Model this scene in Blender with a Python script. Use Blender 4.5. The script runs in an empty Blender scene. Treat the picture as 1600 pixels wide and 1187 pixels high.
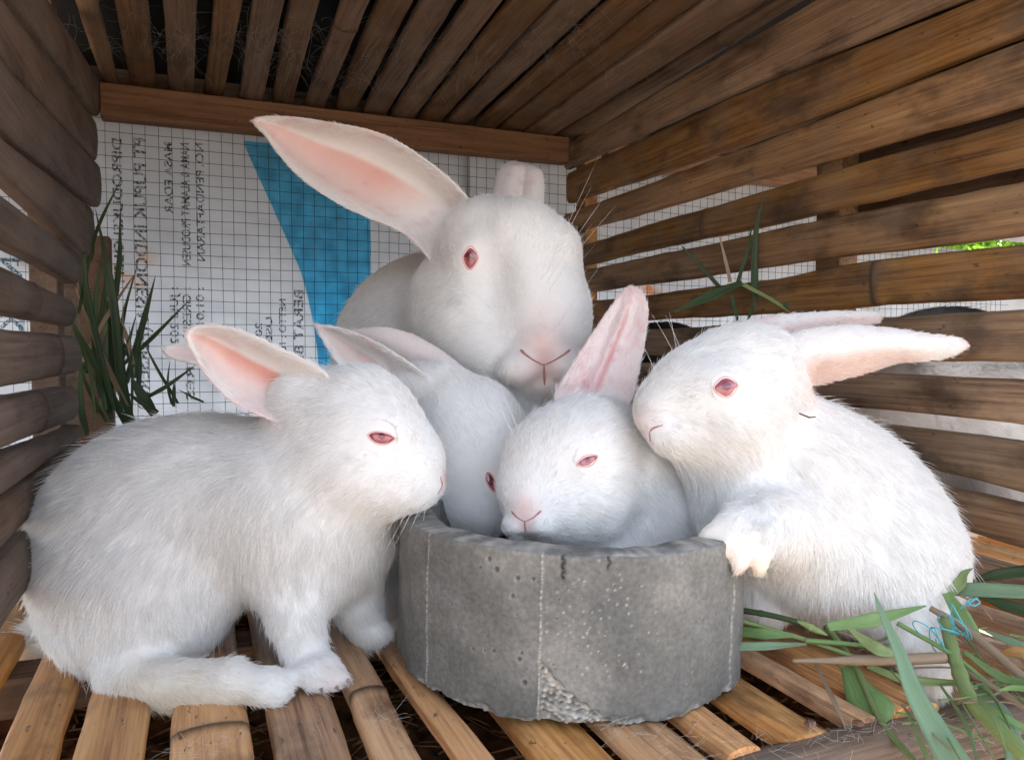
import bpy, math, random
import numpy as np
from mathutils import Vector, Matrix
from mathutils.bvhtree import BVHTree
from mathutils.kdtree import KDTree

random.seed(7)
rng = np.random.default_rng(7)
S = bpy.context.scene
C = S.collection
R = math.radians

# ------------------------------------------------------------------ camera
F = 1195.0
YAW, PITCH = R(-22.7), R(-2.3)
cam_d = bpy.data.cameras.new("camera")
cam = bpy.data.objects.new("camera", cam_d)
C.objects.link(cam)
cam_d.sensor_width = 36.0
cam_d.lens = F / 1600 * 36
cam_d.clip_start = 0.01
cam_d.clip_end = 200
cam.matrix_world = (Matrix.Rotation(YAW, 4, 'Z') @ Matrix.Rotation(math.pi / 2 + PITCH, 4, 'X'))
S.camera = cam
MW = np.array(cam.matrix_world)[:3, :3]

# ------------------------------------------------------------------ world, sun, exposure
W = bpy.data.worlds.new("World")
S.world = W
W.use_nodes = True
nt = W.node_tree
sky = nt.nodes.new("ShaderNodeTexSky")
sky.sky_type = 'NISHITA'
sky.sun_disc = False
SUN_EL, SUN_AZ = R(41), R(-15)          # the veiled sun stands beyond the back wall and lights the sacks from outside
sky.sun_elevation = SUN_EL
sky.sun_rotation = SUN_AZ
sky.air_density = 1.0
sky.dust_density = 5.0
sky.ozone_density = 1.0
bg = nt.nodes["Background"]
bg.inputs[1].default_value = 0.15
hs = nt.nodes.new("ShaderNodeHueSaturation")      # an overcast sky: nearly colourless
hs.inputs["Saturation"].default_value = 0.50
nt.links.new(sky.outputs[0], hs.inputs["Color"])
nt.links.new(hs.outputs[0], bg.inputs[0])
sun_d = bpy.data.lights.new("sun", 'SUN')
sun_d.energy = 2.6
sun_d.angle = R(14)
sun_d.color = (1.0, 0.985, 0.96)
sun = bpy.data.objects.new("sun", sun_d)
C.objects.link(sun)
sdir = Vector((math.sin(SUN_AZ) * math.cos(SUN_EL), math.cos(SUN_AZ) * math.cos(SUN_EL), math.sin(SUN_EL)))
sun.rotation_euler = sdir.to_track_quat('Z', 'Y').to_euler()
sun.location = (0, -2, 3)
S.view_settings.view_transform = 'Standard'
S.view_settings.look = 'None'
S.view_settings.gamma = 1
S.view_settings.exposure = 2.7
S.view_settings.use_curve_mapping = False
S.cycles.use_denoising = True
S.cycles.max_bounces = 10
S.cycles.diffuse_bounces = 5
S.cycles.transparent_max_bounces = 8
S.cycles.use_adaptive_sampling = True
S.cycles.adaptive_threshold = 0.02

# ------------------------------------------------------------------ helpers
def tag(o, label=None, cat=None, group=None, kind=None):
    if label: o['label'] = label
    if cat: o['category'] = cat
    if group: o['group'] = group
    if kind: o['kind'] = kind
    return o

def link(o, parent=None):
    C.objects.link(o)
    if parent is not None:
        o.parent = parent
    return o

def empty(name, loc=(0, 0, 0)):
    o = bpy.data.objects.new(name, None)
    o.empty_display_size = 0.02
    o.location = loc
    return link(o)

def mesh_obj(name, verts, faces, mat, parent=None, origin=None, smooth=True, mats=None, attrs=None):
    """Vertices in world space; the object's origin goes to the mesh centre."""
    v = np.asarray(verts, float).reshape(-1, 3)
    if origin is None:
        origin = (v.min(0) + v.max(0)) / 2
    origin = np.asarray(origin, float)
    me = bpy.data.meshes.new(name)
    me.from_pydata((v - origin).tolist(), [], [list(map(int, f)) for f in faces])
    if smooth:
        me.polygons.foreach_set('use_smooth', [True] * len(me.polygons))
    if attrs:
        for k, a in attrs.items():
            a = np.asarray(a, np.float32)
            if a.ndim == 1:
                at = me.attributes.new(k, 'FLOAT', 'POINT'); at.data.foreach_set('value', a)
            else:
                at = me.attributes.new(k, 'FLOAT_COLOR', 'POINT')
                at.data.foreach_set('color', np.hstack([a, np.ones((len(a), 1), np.float32)]).ravel())
    me.materials.append(mat)
    me.update()
    o = bpy.data.objects.new(name, me)
    link(o)
    o.location = origin
    if parent is not None:
        o.parent = parent
        o.location = Vector(origin) - parent_world(parent)
    return o

def parent_world(p):
    v = Vector((0, 0, 0))
    while p is not None:
        v += p.location
        p = p.parent
    return v

def cs(px, py, d):
    """photo position + distance along the view axis -> camera-space point (right, up, back)"""
    return np.array([(px - 800) * d / F, -(py - 593.5) * d / F, -d])

def P(px, py, d):
    return MW @ cs(px, py, d)

def ray(px, py):
    r = MW @ np.array([(px - 800) / F, -(py - 593.5) / F, -1.0])
    return r

def hit(px, py, axis, val):
    r = ray(px, py)
    return r * (val / r[axis])

YB, XL, XR = 0.92, -0.0855, 0.459
ZF, ZC = -0.175, 0.2776
Y0 = 0.25

def noise1(x, seed, freq=1.0):
    r = np.random.default_rng(seed)
    x = np.asarray(x, float)
    out = np.zeros_like(x)
    for k in range(5):
        out += np.sin(x * freq * (1.7 ** k) * 6.28 + r.uniform(0, 6.28)) / (1.5 ** k)
    return out / 2.6

# ------------------------------------------------------------------ materials
def mat_new(name):
    m = bpy.data.materials.new(name)
    m.use_nodes = True
    n = m.node_tree
    b = n.nodes["Principled BSDF"]
    return m, n, b

def N(n, t, **kw):
    x = n.nodes.new(t)
    for k, v in kw.items():
        if hasattr(x, k):
            setattr(x, k, v)
    return x

def ramp(n, stops):
    r = n.nodes.new("ShaderNodeValToRGB")
    e = r.color_ramp.elements
    while len(e) < len(stops):
        e.new(0.5)
    for q, (p, c) in zip(e, stops):
        q.position = p
        q.color = (*c, 1) if len(c) == 3 else c
    return r

def simple(name, col, rough=0.6, spec=0.3, noise=0.0, scale=20):
    m, n, b = mat_new(name)
    b.inputs["Base Color"].default_value = (*col, 1)
    b.inputs["Roughness"].default_value = rough
    b.inputs["Specular IOR Level"].default_value = spec
    if noise:
        t = N(n, "ShaderNodeTexNoise"); t.inputs["Scale"].default_value = scale; t.inputs["Detail"].default_value = 6
        tc = N(n, "ShaderNodeTexCoord"); n.links.new(tc.outputs["Object"], t.inputs["Vector"])
        lo = tuple(c * (1 - noise) for c in col); hi = tuple(min(1, c * (1 + noise)) for c in col)
        r = ramp(n, [(0.3, lo), (0.7, hi)])
        n.links.new(t.outputs["Fac"], r.inputs[0]); n.links.new(r.outputs[0], b.inputs["Base Color"])
        bp = N(n, "ShaderNodeBump"); bp.inputs["Strength"].default_value = 0.4; bp.inputs["Distance"].default_value = 0.002
        n.links.new(t.outputs["Fac"], bp.inputs["Height"]); n.links.new(bp.outputs[0], b.inputs["Normal"])
    return m

def bamboo(name, light, mid, dark, stain=(0.03, 0.018, 0.012), stain_amt=0.5, axis='Y', rough=0.55, dust=0.0, dustcol=(0.3, 0.25, 0.2)):
    m, n, b = mat_new(name)
    L = n.links.new
    tc = N(n, "ShaderNodeTexCoord"); oi = N(n, "ShaderNodeObjectInfo")
    off = N(n, "ShaderNodeVectorMath", operation='MULTIPLY_ADD')
    comb = N(n, "ShaderNodeCombineXYZ")
    for i in range(3): L(oi.outputs["Random"], comb.inputs[i])
    L(comb.outputs[0], off.inputs[0]); off.inputs[1].default_value = (13.1, 7.7, 5.3); L(tc.outputs["Object"], off.inputs[2])
    def stretched(s_long, s_x, detail, rgh=0.6):
        mp = N(n, "ShaderNodeMapping")
        sc = (s_x, s_long, s_x) if axis == 'Y' else (s_long, s_x, s_x)
        mp.inputs["Scale"].default_value = sc
        L(off.outputs[0], mp.inputs["Vector"])
        t = N(n, "ShaderNodeTexNoise"); t.inputs["Scale"].default_value = 1; t.inputs["Detail"].default_value = detail; t.inputs["Roughness"].default_value = rgh
        L(mp.outputs[0], t.inputs["Vector"])
        return t
    grain = stretched(9, 420, 5, 0.7)
    broad = stretched(7, 70, 4)
    blot = stretched(14, 30, 5)
    spots = stretched(90, 260, 3)
    g1 = ramp(n, [(0.36, dark), (0.48, mid), (0.62, light)])
    mx = N(n, "ShaderNodeMath", operation='MULTIPLY_ADD'); L(grain.outputs["Fac"], mx.inputs[0]); mx.inputs[1].default_value = 0.58
    m2 = N(n, "ShaderNodeMath", operation='MULTIPLY'); L(broad.outputs["Fac"], m2.inputs[0]); m2.inputs[1].default_value = 0.42
    L(m2.outputs[0], mx.inputs[2]); L(mx.outputs[0], g1.inputs[0])
    # per-piece tone
    hv = N(n, "ShaderNodeHueSaturation")
    mr = N(n, "ShaderNodeMapRange"); mr.inputs[3].default_value = 0.72; mr.inputs[4].default_value = 1.2
    L(oi.outputs["Random"], mr.inputs[0]); L(mr.outputs[0], hv.inputs["Value"])
    fr = N(n, "ShaderNodeMath", operation='FRACT'); mm = N(n, "ShaderNodeMath", operation='MULTIPLY'); mm.inputs[1].default_value = 17.0
    L(oi.outputs["Random"], mm.inputs[0]); L(mm.outputs[0], fr.inputs[0])
    mr2 = N(n, "ShaderNodeMapRange"); mr2.inputs[3].default_value = 0.75; mr2.inputs[4].default_value = 1.1
    L(fr.outputs[0], mr2.inputs[0]); L(mr2.outputs[0], hv.inputs["Saturation"])
    L(g1.outputs[0], hv.inputs["Color"])
    # stains
    sr = ramp(n, [(0.50, (0, 0, 0)), (0.66, (1, 1, 1))]); L(blot.outputs["Fac"], sr.inputs[0])
    sm = N(n, "ShaderNodeMath", operation='MULTIPLY'); L(sr.outputs[0], sm.inputs[0]); sm.inputs[1].default_value = stain_amt
    mix = N(n, "ShaderNodeMixRGB"); L(sm.outputs[0], mix.inputs[0]); L(hv.outputs[0], mix.inputs[1]); mix.inputs[2].default_value = (*stain, 1)
    sp = ramp(n, [(0.66, (0, 0, 0)), (0.72, (1, 1, 1))]); L(spots.outputs["Fac"], sp.inputs[0])
    spm = N(n, "ShaderNodeMath", operation='MULTIPLY'); L(sp.outputs[0], spm.inputs[0]); spm.inputs[1].default_value = 0.7
    mix2 = N(n, "ShaderNodeMixRGB"); L(spm.outputs[0], mix2.inputs[0]); L(mix.outputs[0], mix2.inputs[1]); mix2.inputs[2].default_value = (*stain, 1)
    at = N(n, "ShaderNodeAttribute", attribute_name="ring")
    mix3 = N(n, "ShaderNodeMixRGB"); L(at.outputs["Fac"], mix3.inputs[0]); L(mix2.outputs[0], mix3.inputs[1]); mix3.inputs[2].default_value = (stain[0] * 2, stain[1] * 2, stain[2] * 2, 1)
    last = mix3
    if dust:
        dn = N(n, "ShaderNodeTexNoise"); dn.inputs["Scale"].default_value = 25; dn.inputs["Detail"].default_value = 8
        L(off.outputs[0], dn.inputs["Vector"])
        dr = ramp(n, [(0.4, (0, 0, 0)), (0.7, (dust, dust, dust))]); L(dn.outputs["Fac"], dr.inputs[0])
        mix4 = N(n, "ShaderNodeMixRGB"); L(dr.outputs[0], mix4.inputs[0]); L(last.outputs[0], mix4.inputs[1]); mix4.inputs[2].default_value = (*dustcol, 1)
        last = mix4
    L(last.outputs[0], b.inputs["Base Color"])
    b.inputs["Roughness"].default_value = rough
    b.inputs["Specular IOR Level"].default_value = 0.3
    bp = N(n, "ShaderNodeBump"); bp.inputs["Strength"].default_value = 0.55; bp.inputs["Distance"].default_value = 0.0012
    ad = N(n, "ShaderNodeMath", operation='SUBTRACT'); L(mx.outputs[0], ad.inputs[0]); L(spm.outputs[0], ad.inputs[1])
    L(ad.outputs[0], bp.inputs["Height"]); L(bp.outputs[0], b.inputs["Normal"])
    return m

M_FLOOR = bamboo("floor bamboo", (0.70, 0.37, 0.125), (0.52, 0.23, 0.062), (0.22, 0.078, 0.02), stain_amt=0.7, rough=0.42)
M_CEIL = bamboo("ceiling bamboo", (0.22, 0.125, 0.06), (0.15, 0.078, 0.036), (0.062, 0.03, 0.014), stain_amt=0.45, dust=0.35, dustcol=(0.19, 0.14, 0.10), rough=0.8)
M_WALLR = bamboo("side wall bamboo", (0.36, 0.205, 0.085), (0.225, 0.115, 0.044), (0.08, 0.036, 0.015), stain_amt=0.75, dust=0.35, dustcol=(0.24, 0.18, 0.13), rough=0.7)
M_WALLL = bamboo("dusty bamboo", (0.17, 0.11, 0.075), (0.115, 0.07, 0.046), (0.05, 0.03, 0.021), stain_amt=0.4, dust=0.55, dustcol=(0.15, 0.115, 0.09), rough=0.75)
M_BEAM = bamboo("beam timber", (0.25, 0.135, 0.068), (0.19, 0.098, 0.05), (0.11, 0.055, 0.028), stain_amt=0.2, axis='X', rough=0.75)
M_SILL = bamboo("front pole", (0.20, 0.12, 0.07), (0.10, 0.06, 0.035), (0.03, 0.02, 0.014), stain_amt=0.8, axis='X', rough=0.8, dust=0.45, dustcol=(0.18, 0.14, 0.115))

# ------------------------------------------------------------------ slats (all run along Y)
def slat(name, mat, parent, ys, lo, hi, plane, face, thick=0.007, bulge=0.003, rings=(), seed=0, rough_edge=0.0006):
    """ys: stations; lo/hi: edge coordinates (z on walls, x on floor and ceiling); plane: the face's coordinate;
    face: ('x',+1) means the visible face looks towards +x, etc."""
    ys = np.asarray(ys, float)
    n = max(14, int((ys[-1] - ys[0]) / 0.02))
    Y = np.linspace(ys[0], ys[-1], n)
    extra = []
    for r in rings:
        extra += [r - 0.006, r - 0.003, r, r + 0.003, r + 0.006]
    if extra:
        Y = np.unique(np.concatenate([Y, np.clip(extra, ys[0], ys[-1])]))
    n = len(Y)
    lo_ = np.interp(Y, ys, lo) + noise1(Y, seed, 4) * rough_edge + noise1(Y, seed + 9, 17) * rough_edge * 0.6
    hi_ = np.interp(Y, ys, hi) + noise1(Y, seed + 5, 4) * rough_edge + noise1(Y, seed + 8, 17) * rough_edge * 0.6
    ts = np.array([0, 0.03, 0.1, 0.27, 0.5, 0.73, 0.9, 0.97, 1.0])
    prof = np.array([-0.0025, -0.0008, 0, 0, 0, 0, 0, -0.0008, -0.0025]) + bulge * (1 - (2 * ts - 1) ** 2)
    sgn = face[1]
    ax = face[0]
    ringv = np.zeros(n)
    for r in rings:
        ringv = np.maximum(ringv, np.exp(-((Y - r) / 0.0035) ** 2))
    K = len(ts)
    verts, rg = [], []
    for i in range(n):
        for k in range(K + 2):
            if k < K:
                w = lo_[i] + (hi_[i] - lo_[i]) * ts[k]
                h = plane + sgn * (prof[k] + ringv[i] * 0.0018)
            else:
                w = hi_[i] if k == K else lo_[i]
                h = plane - sgn * thick
            verts.append((h, Y[i], w) if ax == 'x' else (w, Y[i], h))
            rg.append(min(1, ringv[i] * 1.0) if k < K else 0)
    faces = []
    M = K + 2
    for i in range(n - 1):
        for k in range(M):
            a, b = i * M + k, i * M + (k + 1) % M
            q = (a, b, b + M, a + M)
            faces.append(q)
    faces.append(tuple(range(M)))
    faces.append(tuple(range((n - 1) * M, n * M))[::-1])
    flip = (ax == 'x') == (sgn > 0)
    if not flip:
        faces = [f[::-1] for f in faces]
    o = mesh_obj(name, verts, faces, mat, parent, attrs={'ring': rg})
    md = o.modifiers.new("edge", 'EDGE_SPLIT'); md.split_angle = R(50)
    return o

def box(name, x0, x1, y0, y1, z0, z1, mat, parent=None, bevel=0.0015):
    v = [(x, y, z) for x in (x0, x1) for y in (y0, y1) for z in (z0, z1)]
    f = [(0, 1, 3, 2), (4, 6, 7, 5), (0, 4, 5, 1), (2, 3, 7, 6), (0, 2, 6, 4), (1, 5, 7, 3)]
    o = mesh_obj(name, v, f, mat, parent, smooth=False)
    if bevel:
        b = o.modifiers.new("bevel", 'BEVEL'); b.width = bevel; b.segments = 2
    return o

# ---- the world outside
def grid_mesh(x0, x1, y0, y1, nx, ny, zf):
    xs = np.linspace(x0, x1, nx); ys = np.linspace(y0, y1, ny)
    X, Y = np.meshgrid(xs, ys, indexing='ij')
    Z = zf(X, Y)
    v = np.stack([X, Y, Z], -1).reshape(-1, 3)
    f = []
    for i in range(nx - 1):
        for j in range(ny - 1):
            a = i * ny + j
            f.append((a, a + ny, a + ny + 1, a + 1))
    return v, f

v, f = grid_mesh(-60, 60, -60, 60, 61, 61, lambda X, Y: -1.0 + 0.02 * np.sin(X * 1.3) * np.cos(Y * 0.9))
tag(mesh_obj("ground", v, f, simple("packed earth", (0.32, 0.25, 0.19), 0.95, 0.1, 0.35, 3)), kind='structure',
    label="packed brown earth around the raised hutch")

# ---- hutch shell
hroof = tag(box("roof", -1.6, 2.4, 0.18, 1.20, 0.300, 0.310, simple("dark tarpaulin", (0.012, 0.014, 0.016), 0.8, 0.2, 0.3, 8), bevel=0),
            "dark roof sheet above the ceiling slats", kind='structure')

# ceiling: x-extent of each slat at the back (photo row ~150-220) and at the near end (photo row 0)
ceil = tag(empty("slatted_ceiling", (0.18, 0.6, ZC)), "ceiling of dark brown bamboo slats with black gaps between them", "ceiling", kind='structure')
back_px = [(164, 187), (206, 245), (265, 303), (318, 348), (372, 408), (424, 455), (472, 503), (520, 552), (562, 598), (604, 642), (650, 682), (694, 724), (736, 766), (774, 812), (816, 858), (866, 905)]
near_px = [(116, 152), (178, 230), (254, 308), (336, 380), (396, 446), (452, 502), (536, 580), (592, 650), (660, 716), (736, 790), (800, 868), (876, 946), (960, 1024), (1034, 1100), (1108, 1205), (1222, 1262)]
for i, ((a, b), (c, d)) in enumerate(zip(back_px, near_px)):
    def at(px, py):
        h = hit(px, py, 2, ZC); return h[0], h[1]
    yb = lambda px: 142 + (px - 160) * 0.108
    xa, ya = at(a, yb(a)); xb, _ = at(b, yb(b)); xc, yc = at(c, 2); xd, _ = at(d, 2)
    def ext(x1, x2, y):
        return x1 + (x2 - x1) * (y - ya) / (yc - ya)
    lo0, hi0 = ext(xa, xc, Y0), ext(xb, xd, Y0)
    # keep the unseen front end within its own pitch
    mid = (lo0 + hi0) / 2; w = min(abs(hi0 - lo0), 0.034)
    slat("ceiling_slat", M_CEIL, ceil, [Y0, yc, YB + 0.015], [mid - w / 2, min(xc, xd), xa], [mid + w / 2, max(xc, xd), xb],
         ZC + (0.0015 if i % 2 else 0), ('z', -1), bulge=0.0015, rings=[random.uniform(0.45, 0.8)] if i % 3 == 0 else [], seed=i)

# right wall
wallR = tag(empty("slatted_side_wall", (XR, 0.6, 0)), "right side wall of stacked brown bamboo slats with light showing through the gaps", "wall", kind='structure')
RW = [  # (top edge points, bottom edge points) as seen in the photograph
    ([(905, 215), (1240, 18), (1290, -12)], [(928, 243), (1200, 119), (1478, 8)]),
    ([(930, 247), (1200, 122), (1480, 12)], [(880, 318), (1082, 250), (1200, 210), (1600, 48)]),
    ([(880, 336), (940, 313), (1200, 217), (1600, 62)], [(900, 361), (1057, 318), (1200, 275), (1600, 162)]),
    ([(903, 384), (1006, 351), (1102, 323), (1280, 270), (1600, 180)], [(900, 417), (981, 396), (1133, 365), (1259, 336), (1415, 299), (1600, 255)]),
    ([(900, 424), (1006, 402), (1107, 381), (1280, 343), (1513, 299), (1600, 281)], [(915, 457), (1133, 427), (1280, 404), (1600, 368)]),
    ([(918, 471), (1032, 457), (1267, 427), (1306, 411), (1600, 381)], [(925, 507), (1011, 500), (1280, 485), (1364, 478), (1600, 464)]),
    ([(925, 518), (1011, 514), (1300, 500), (1600, 484)], [(930, 551), (1011, 554), (1450, 565), (1600, 567)]),
    ([(930, 564), (1010, 567), (1364, 584), (1600, 592)], [(930, 597), (1010, 602), (1338, 637), (1600, 664)]),
    ([(930, 607), (1010, 613), (1390, 664), (1600, 691)], [(930, 640), (1010, 652), (1447, 730), (1600, 770)]),
    ([(930, 650), (1010, 665), (1474, 761), (1600, 789)], [(930, 690), (1010, 703), (1508, 829), (1600, 859)]),
    ([(930, 700), (1010, 716), (1508, 866), (1600, 891)], [(930, 740), (1010, 760), (1508, 930), (1600, 965)]),
]
def edge_on_plane(pts, axis, val, y_lo, y_hi):
    q = sorted([(h[1], h[2]) for h in (hit(px, py, axis, val) for px, py in pts)])
    ys = [a for a, _ in q]; zs = [b for _, b in q]
    def f(y):
        if y < ys[0]:
            s = (zs[1] - zs[0]) / (ys[1] - ys[0]); s = max(-0.1, min(0.1, s)); return zs[0] + s * (y - ys[0])
        if y > ys[-1]:
            return zs[-1]
        return float(np.interp(y, ys, zs))
    return f
ringR = {5: [0.415], 3: [0.62], 8: [0.55]}
for i, (t, b) in enumerate(RW):
    ft = edge_on_plane(t, 0, XR, Y0, YB); fb = edge_on_plane(b, 0, XR, Y0, YB)
    Y = np.linspace(Y0, YB - 0.004, 14)
    off = [0.0, 0.004, 0.0, 0.003, 0, 0.003, 0, 0.001, 0, 0.002, 0][i]
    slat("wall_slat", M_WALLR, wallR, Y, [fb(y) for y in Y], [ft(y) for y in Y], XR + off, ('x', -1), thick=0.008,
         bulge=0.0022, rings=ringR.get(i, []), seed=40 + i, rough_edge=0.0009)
# posts behind the right wall that the slats are nailed to
for y0 in (0.460, 0.885, 0.262):
    box("wall_post", XR + 0.0135, XR + 0.033, y0, y0 + 0.026, ZF - 0.03, ZC + 0.015, M_WALLR, wallR)
box("backing_board", XR + 0.036, XR + 0.046, Y0, 0.485, 0.105, 0.285, M_WALLL, wallR)

# left wall
wallL = tag(empty("slatted_side_wall", (XL, 0.6, 0)), "left side wall of dusty grey brown bamboo with the tall split culms above", "wall", kind='structure')
LW = [
    ([(0, 713), (105, 672)], [(0, 775), (96, 706)], .70),
    ([(0, 622), (120, 602)], [(0, 707), (122, 656)], .705),
    ([(0, 512), (118, 525)], [(0, 606), (118, 583)], .70),
    ([(0, 409), (120, 470)], [(0, 486), (118, 510)], .70),
    ([(0, 302), (128, 400)], [(0, 374), (122, 444)], .715),
    ([(0, 205), (160, 332)], [(0, 258), (132, 392)], .86),
    ([(0, 90), (160, 262)], [(0, 200), (160, 328)], .90),
    ([(0, -20), (160, 195)], [(0, 80), (160, 258)], .905),
    ([(0, -120), (160, 130)], [(0, -30), (160, 190)], .91),
    ([(0, 785), (90, 716)], [(0, 870), (90, 770)], .71),
    ([(0, 880), (90, 782)], [(0, 985), (90, 850)], .72),
]
ringL = {2: [0.60], 1: [0.555], 3: [0.54], 6: [0.66, 0.5], 5: [0.63], 7: [0.57], 8: [0.7]}
for i, (t, b, yend) in enumerate(LW):
    ft = edge_on_plane(t, 0, XL, Y0, YB); fb = edge_on_plane(b, 0, XL, Y0, YB)
    q = [h[1] for h in (hit(px, py, 0, XL) for px, py in t)]
    ya, yb_ = min(q), max(q)
    Y = np.linspace(Y0, yend, 12)
    def clampf(f):
        def g(y):
            a, b2 = f(ya), f(yb_)
            return f(y) if ya <= y <= yb_ else (a if y < ya else b2 + (y - yb_) * (b2 - a) / (yb_ - ya) * 0.3)
        return g
    ft, fb = clampf(ft), clampf(fb)
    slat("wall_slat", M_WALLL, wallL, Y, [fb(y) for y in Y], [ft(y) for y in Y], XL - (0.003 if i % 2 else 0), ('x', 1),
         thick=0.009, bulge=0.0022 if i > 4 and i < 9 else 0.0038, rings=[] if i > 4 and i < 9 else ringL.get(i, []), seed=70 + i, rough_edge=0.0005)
for y0 in (0.715, 0.885, 0.262):
    box("wall_post", XL - 0.034, XL - 0.0135, y0, y0 + 0.03, ZF - 0.03, ZC + 0.015, M_WALLL, wallL)

box("wall_post", XL - 0.02, XL + 0.010, 0.882, 0.906, ZF - 0.01, 0.115, M_WALLL, wallL)
# floor
floor = tag(empty("slatted_floor", (0.18, 0.6, ZF)), "hutch floor of golden split bamboo slats with dark gaps", "floor", kind='structure')
FL = [  # left/right edges: (x at a row, row) far then near
    ([(0, 1048), (0, 1048)], None),
]
def fx(px, py):
    h = hit(px, py, 2, ZF); return h[0], h[1]
FE = [ # (left edge two points),(right edge two points)
    ([(-60, 1100), (-120, 1187)], [(16, 1053), (-30, 1187)]),
    ([(22, 1053), (-20, 1187)], [(115, 1072), (82, 1187)]),
    ([(140, 1090), (108, 1187)], [(232, 1108), (220, 1187)]),
    ([(270, 1105), (264, 1187)], [(389, 1117), (396, 1187)]),
    ([(416, 1080), (428, 1187)], [(520, 1077), (556, 1187)]),
    ([(528, 1000), (577, 1187)], [(572, 1005), (662, 1187)]),
    ([(608, 1040), (735, 1187)], [(640, 1030), (805, 1187)]),
    ([(805, 1120), (880, 1187)], [(905, 1125), (962, 1187)]),
    ([(940, 1125), (1010, 1187)], [(1028, 1122), (1100, 1187)]),
    ([(1040, 1115), (1110, 1187)], [(1095, 1100), (1200, 1187)]),
    ([(1125, 1083), (1270, 1187)], [(1150, 1045), (1340, 1175)]),
    ([(1152, 1020), (1350, 1165)], [(1180, 1012), (1385, 1160)]),
    ([(1205, 1017), (1430, 1157)], [(1290, 1008), (1510, 1130)]),
]
flist = []
for l, r in FE:
    (x0, y0), (x1, y1) = fx(*l[0]), fx(*l[1]); (x2, y2), (x3, y3) = fx(*r[0]), fx(*r[1])
    fl = lambda y, a=(x0, y0), b=(x1, y1): a[0] + (b[0] - a[0]) * (y - a[1]) / (b[1] - a[1])
    fr = lambda y, a=(x2, y2), b=(x3, y3): a[0] + (b[0] - a[0]) * (y - a[1]) / (b[1] - a[1])
    lA, rA = fl(0.36), fr(0.36); lB, rB = fl(0.45), fr(0.45)
    flist.append((min(lA, rA), max(lA, rA), min(lB, rB), max(lB, rB)))
x = flist[-1][1]
while x < XR - 0.02:
    w = random.uniform(0.026, 0.034); g = random.uniform(0.008, 0.013)
    flist.append((x + g, min(x + g + w, XR - 0.005), x + g, min(x + g + w, XR - 0.005)))
    x += g + w
prev = -1
for i, (lA, rA, lB, rB) in enumerate(flist):
    sl, sr = (lB - lA) / 0.09, (rB - rA) / 0.09
    sl = max(-0.05, min(0.05, sl)); sr = max(-0.05, min(0.05, sr))
    L_, R_ = [], []
    ys = [Y0 + 0.015, 0.36, 0.45, YB]
    wid = rA - lA
    for y in ys:
        m_ = (lA + rA) / 2 + (sl + sr) / 2 * 0.5 * (min(y, 0.5) - 0.36)
        L_.append(m_ - wid / 2); R_.append(m_ + wid / 2)
    if L_[0] < XL + 0.002:
        L_ = [max(a, XL + 0.002) for a in L_]
    if R_[0] - L_[0] < 0.006: continue
    rings = {3: [0.374], 5: [0.385]}.get(i, [random.uniform(0.5, 0.9)])
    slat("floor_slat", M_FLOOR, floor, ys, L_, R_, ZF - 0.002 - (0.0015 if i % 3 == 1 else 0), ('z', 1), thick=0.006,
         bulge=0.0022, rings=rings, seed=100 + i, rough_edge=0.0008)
for y0 in (0.50, 0.80):
    box("floor_joist", XL - 0.03, XR + 0.03, y0, y0 + 0.03, ZF - 0.034, ZF - 0.011, M_SILL, floor)
# round-headed nails
def disc(name, c, r, h, mat, parent, nrm='z'):
    vs, fs = [], []
    K = 12
    for j, (rr, hh) in enumerate([(r, 0), (r * 0.85, h * 0.8), (0.0001, h)]):
        for k in range(K):
            a = 2 * math.pi * k / K
            vs.append((c[0] + rr * math.cos(a), c[1] + rr * math.sin(a), c[2] + hh))
    for j in range(2):
        for k in range(K):
            a, b = j * K + k, j * K + (k + 1) % K
            fs.append((a, b, b + K, a + K))
    return mesh_obj(name, vs, fs, mat, parent)
M_NAIL = simple("rusty nail", (0.16, 0.07, 0.04), 0.6, 0.5, 0.4, 400)
for px, py in ((1266, 1131), (1341, 1130)):
    h = hit(px, py, 2, ZF + 0.001)
    disc("nail", h, 0.0028, 0.0012, M_NAIL, floor)

# front threshold pole and droppings board below the slats
def tube(name, pts, radii, mat, parent=None, seg=8, attrs=None, squash=None):
    pts = np.asarray(pts, float); n = len(pts)
    T = np.gradient(pts, axis=0); T /= np.linalg.norm(T, axis=1)[:, None] + 1e-12
    up = np.array([0.13, 0.21, 0.97]);
    vs = []
    Nn = np.cross(T[0], up); Nn /= np.linalg.norm(Nn)
    for i in range(n):
        Nn = Nn - T[i] * Nn.dot(T[i]); Nn /= np.linalg.norm(Nn)
        B = np.cross(T[i], Nn)
        r = radii[i] if np.ndim(radii) else radii
        for k in range(seg):
            a = 2 * math.pi * k / seg
            vs.append(pts[i] + (Nn * math.cos(a) + B * math.sin(a) * (squash or 1)) * r)
    fs = []
    for i in range(n - 1):
        for k in range(seg):
            a, b = i * seg + k, i * seg + (k + 1) % seg
            fs.append((a, b, b + seg, a + seg))
    fs.append(tuple(range(seg))[::-1]); fs.append(tuple(range((n - 1) * seg, n * seg)))
    if name is None:
        return vs, fs
    return mesh_obj(name, vs, fs, mat, parent, attrs=attrs)

xs = np.linspace(XL - 0.03, XR + 0.06, 60)
pts = np.stack([xs, 0.262 + 0 * xs - (xs - 0.25) * 0.02, ZF - 0.017 + 0.001 * np.sin(xs * 30)], 1)
rad = 0.0135 + 0.0012 * noise1(xs, 3, 8)
tag(tube("threshold_pole", pts, rad, M_SILL, seg=16), "weathered grey pole lying along the front edge of the bamboo floor", "pole")

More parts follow.
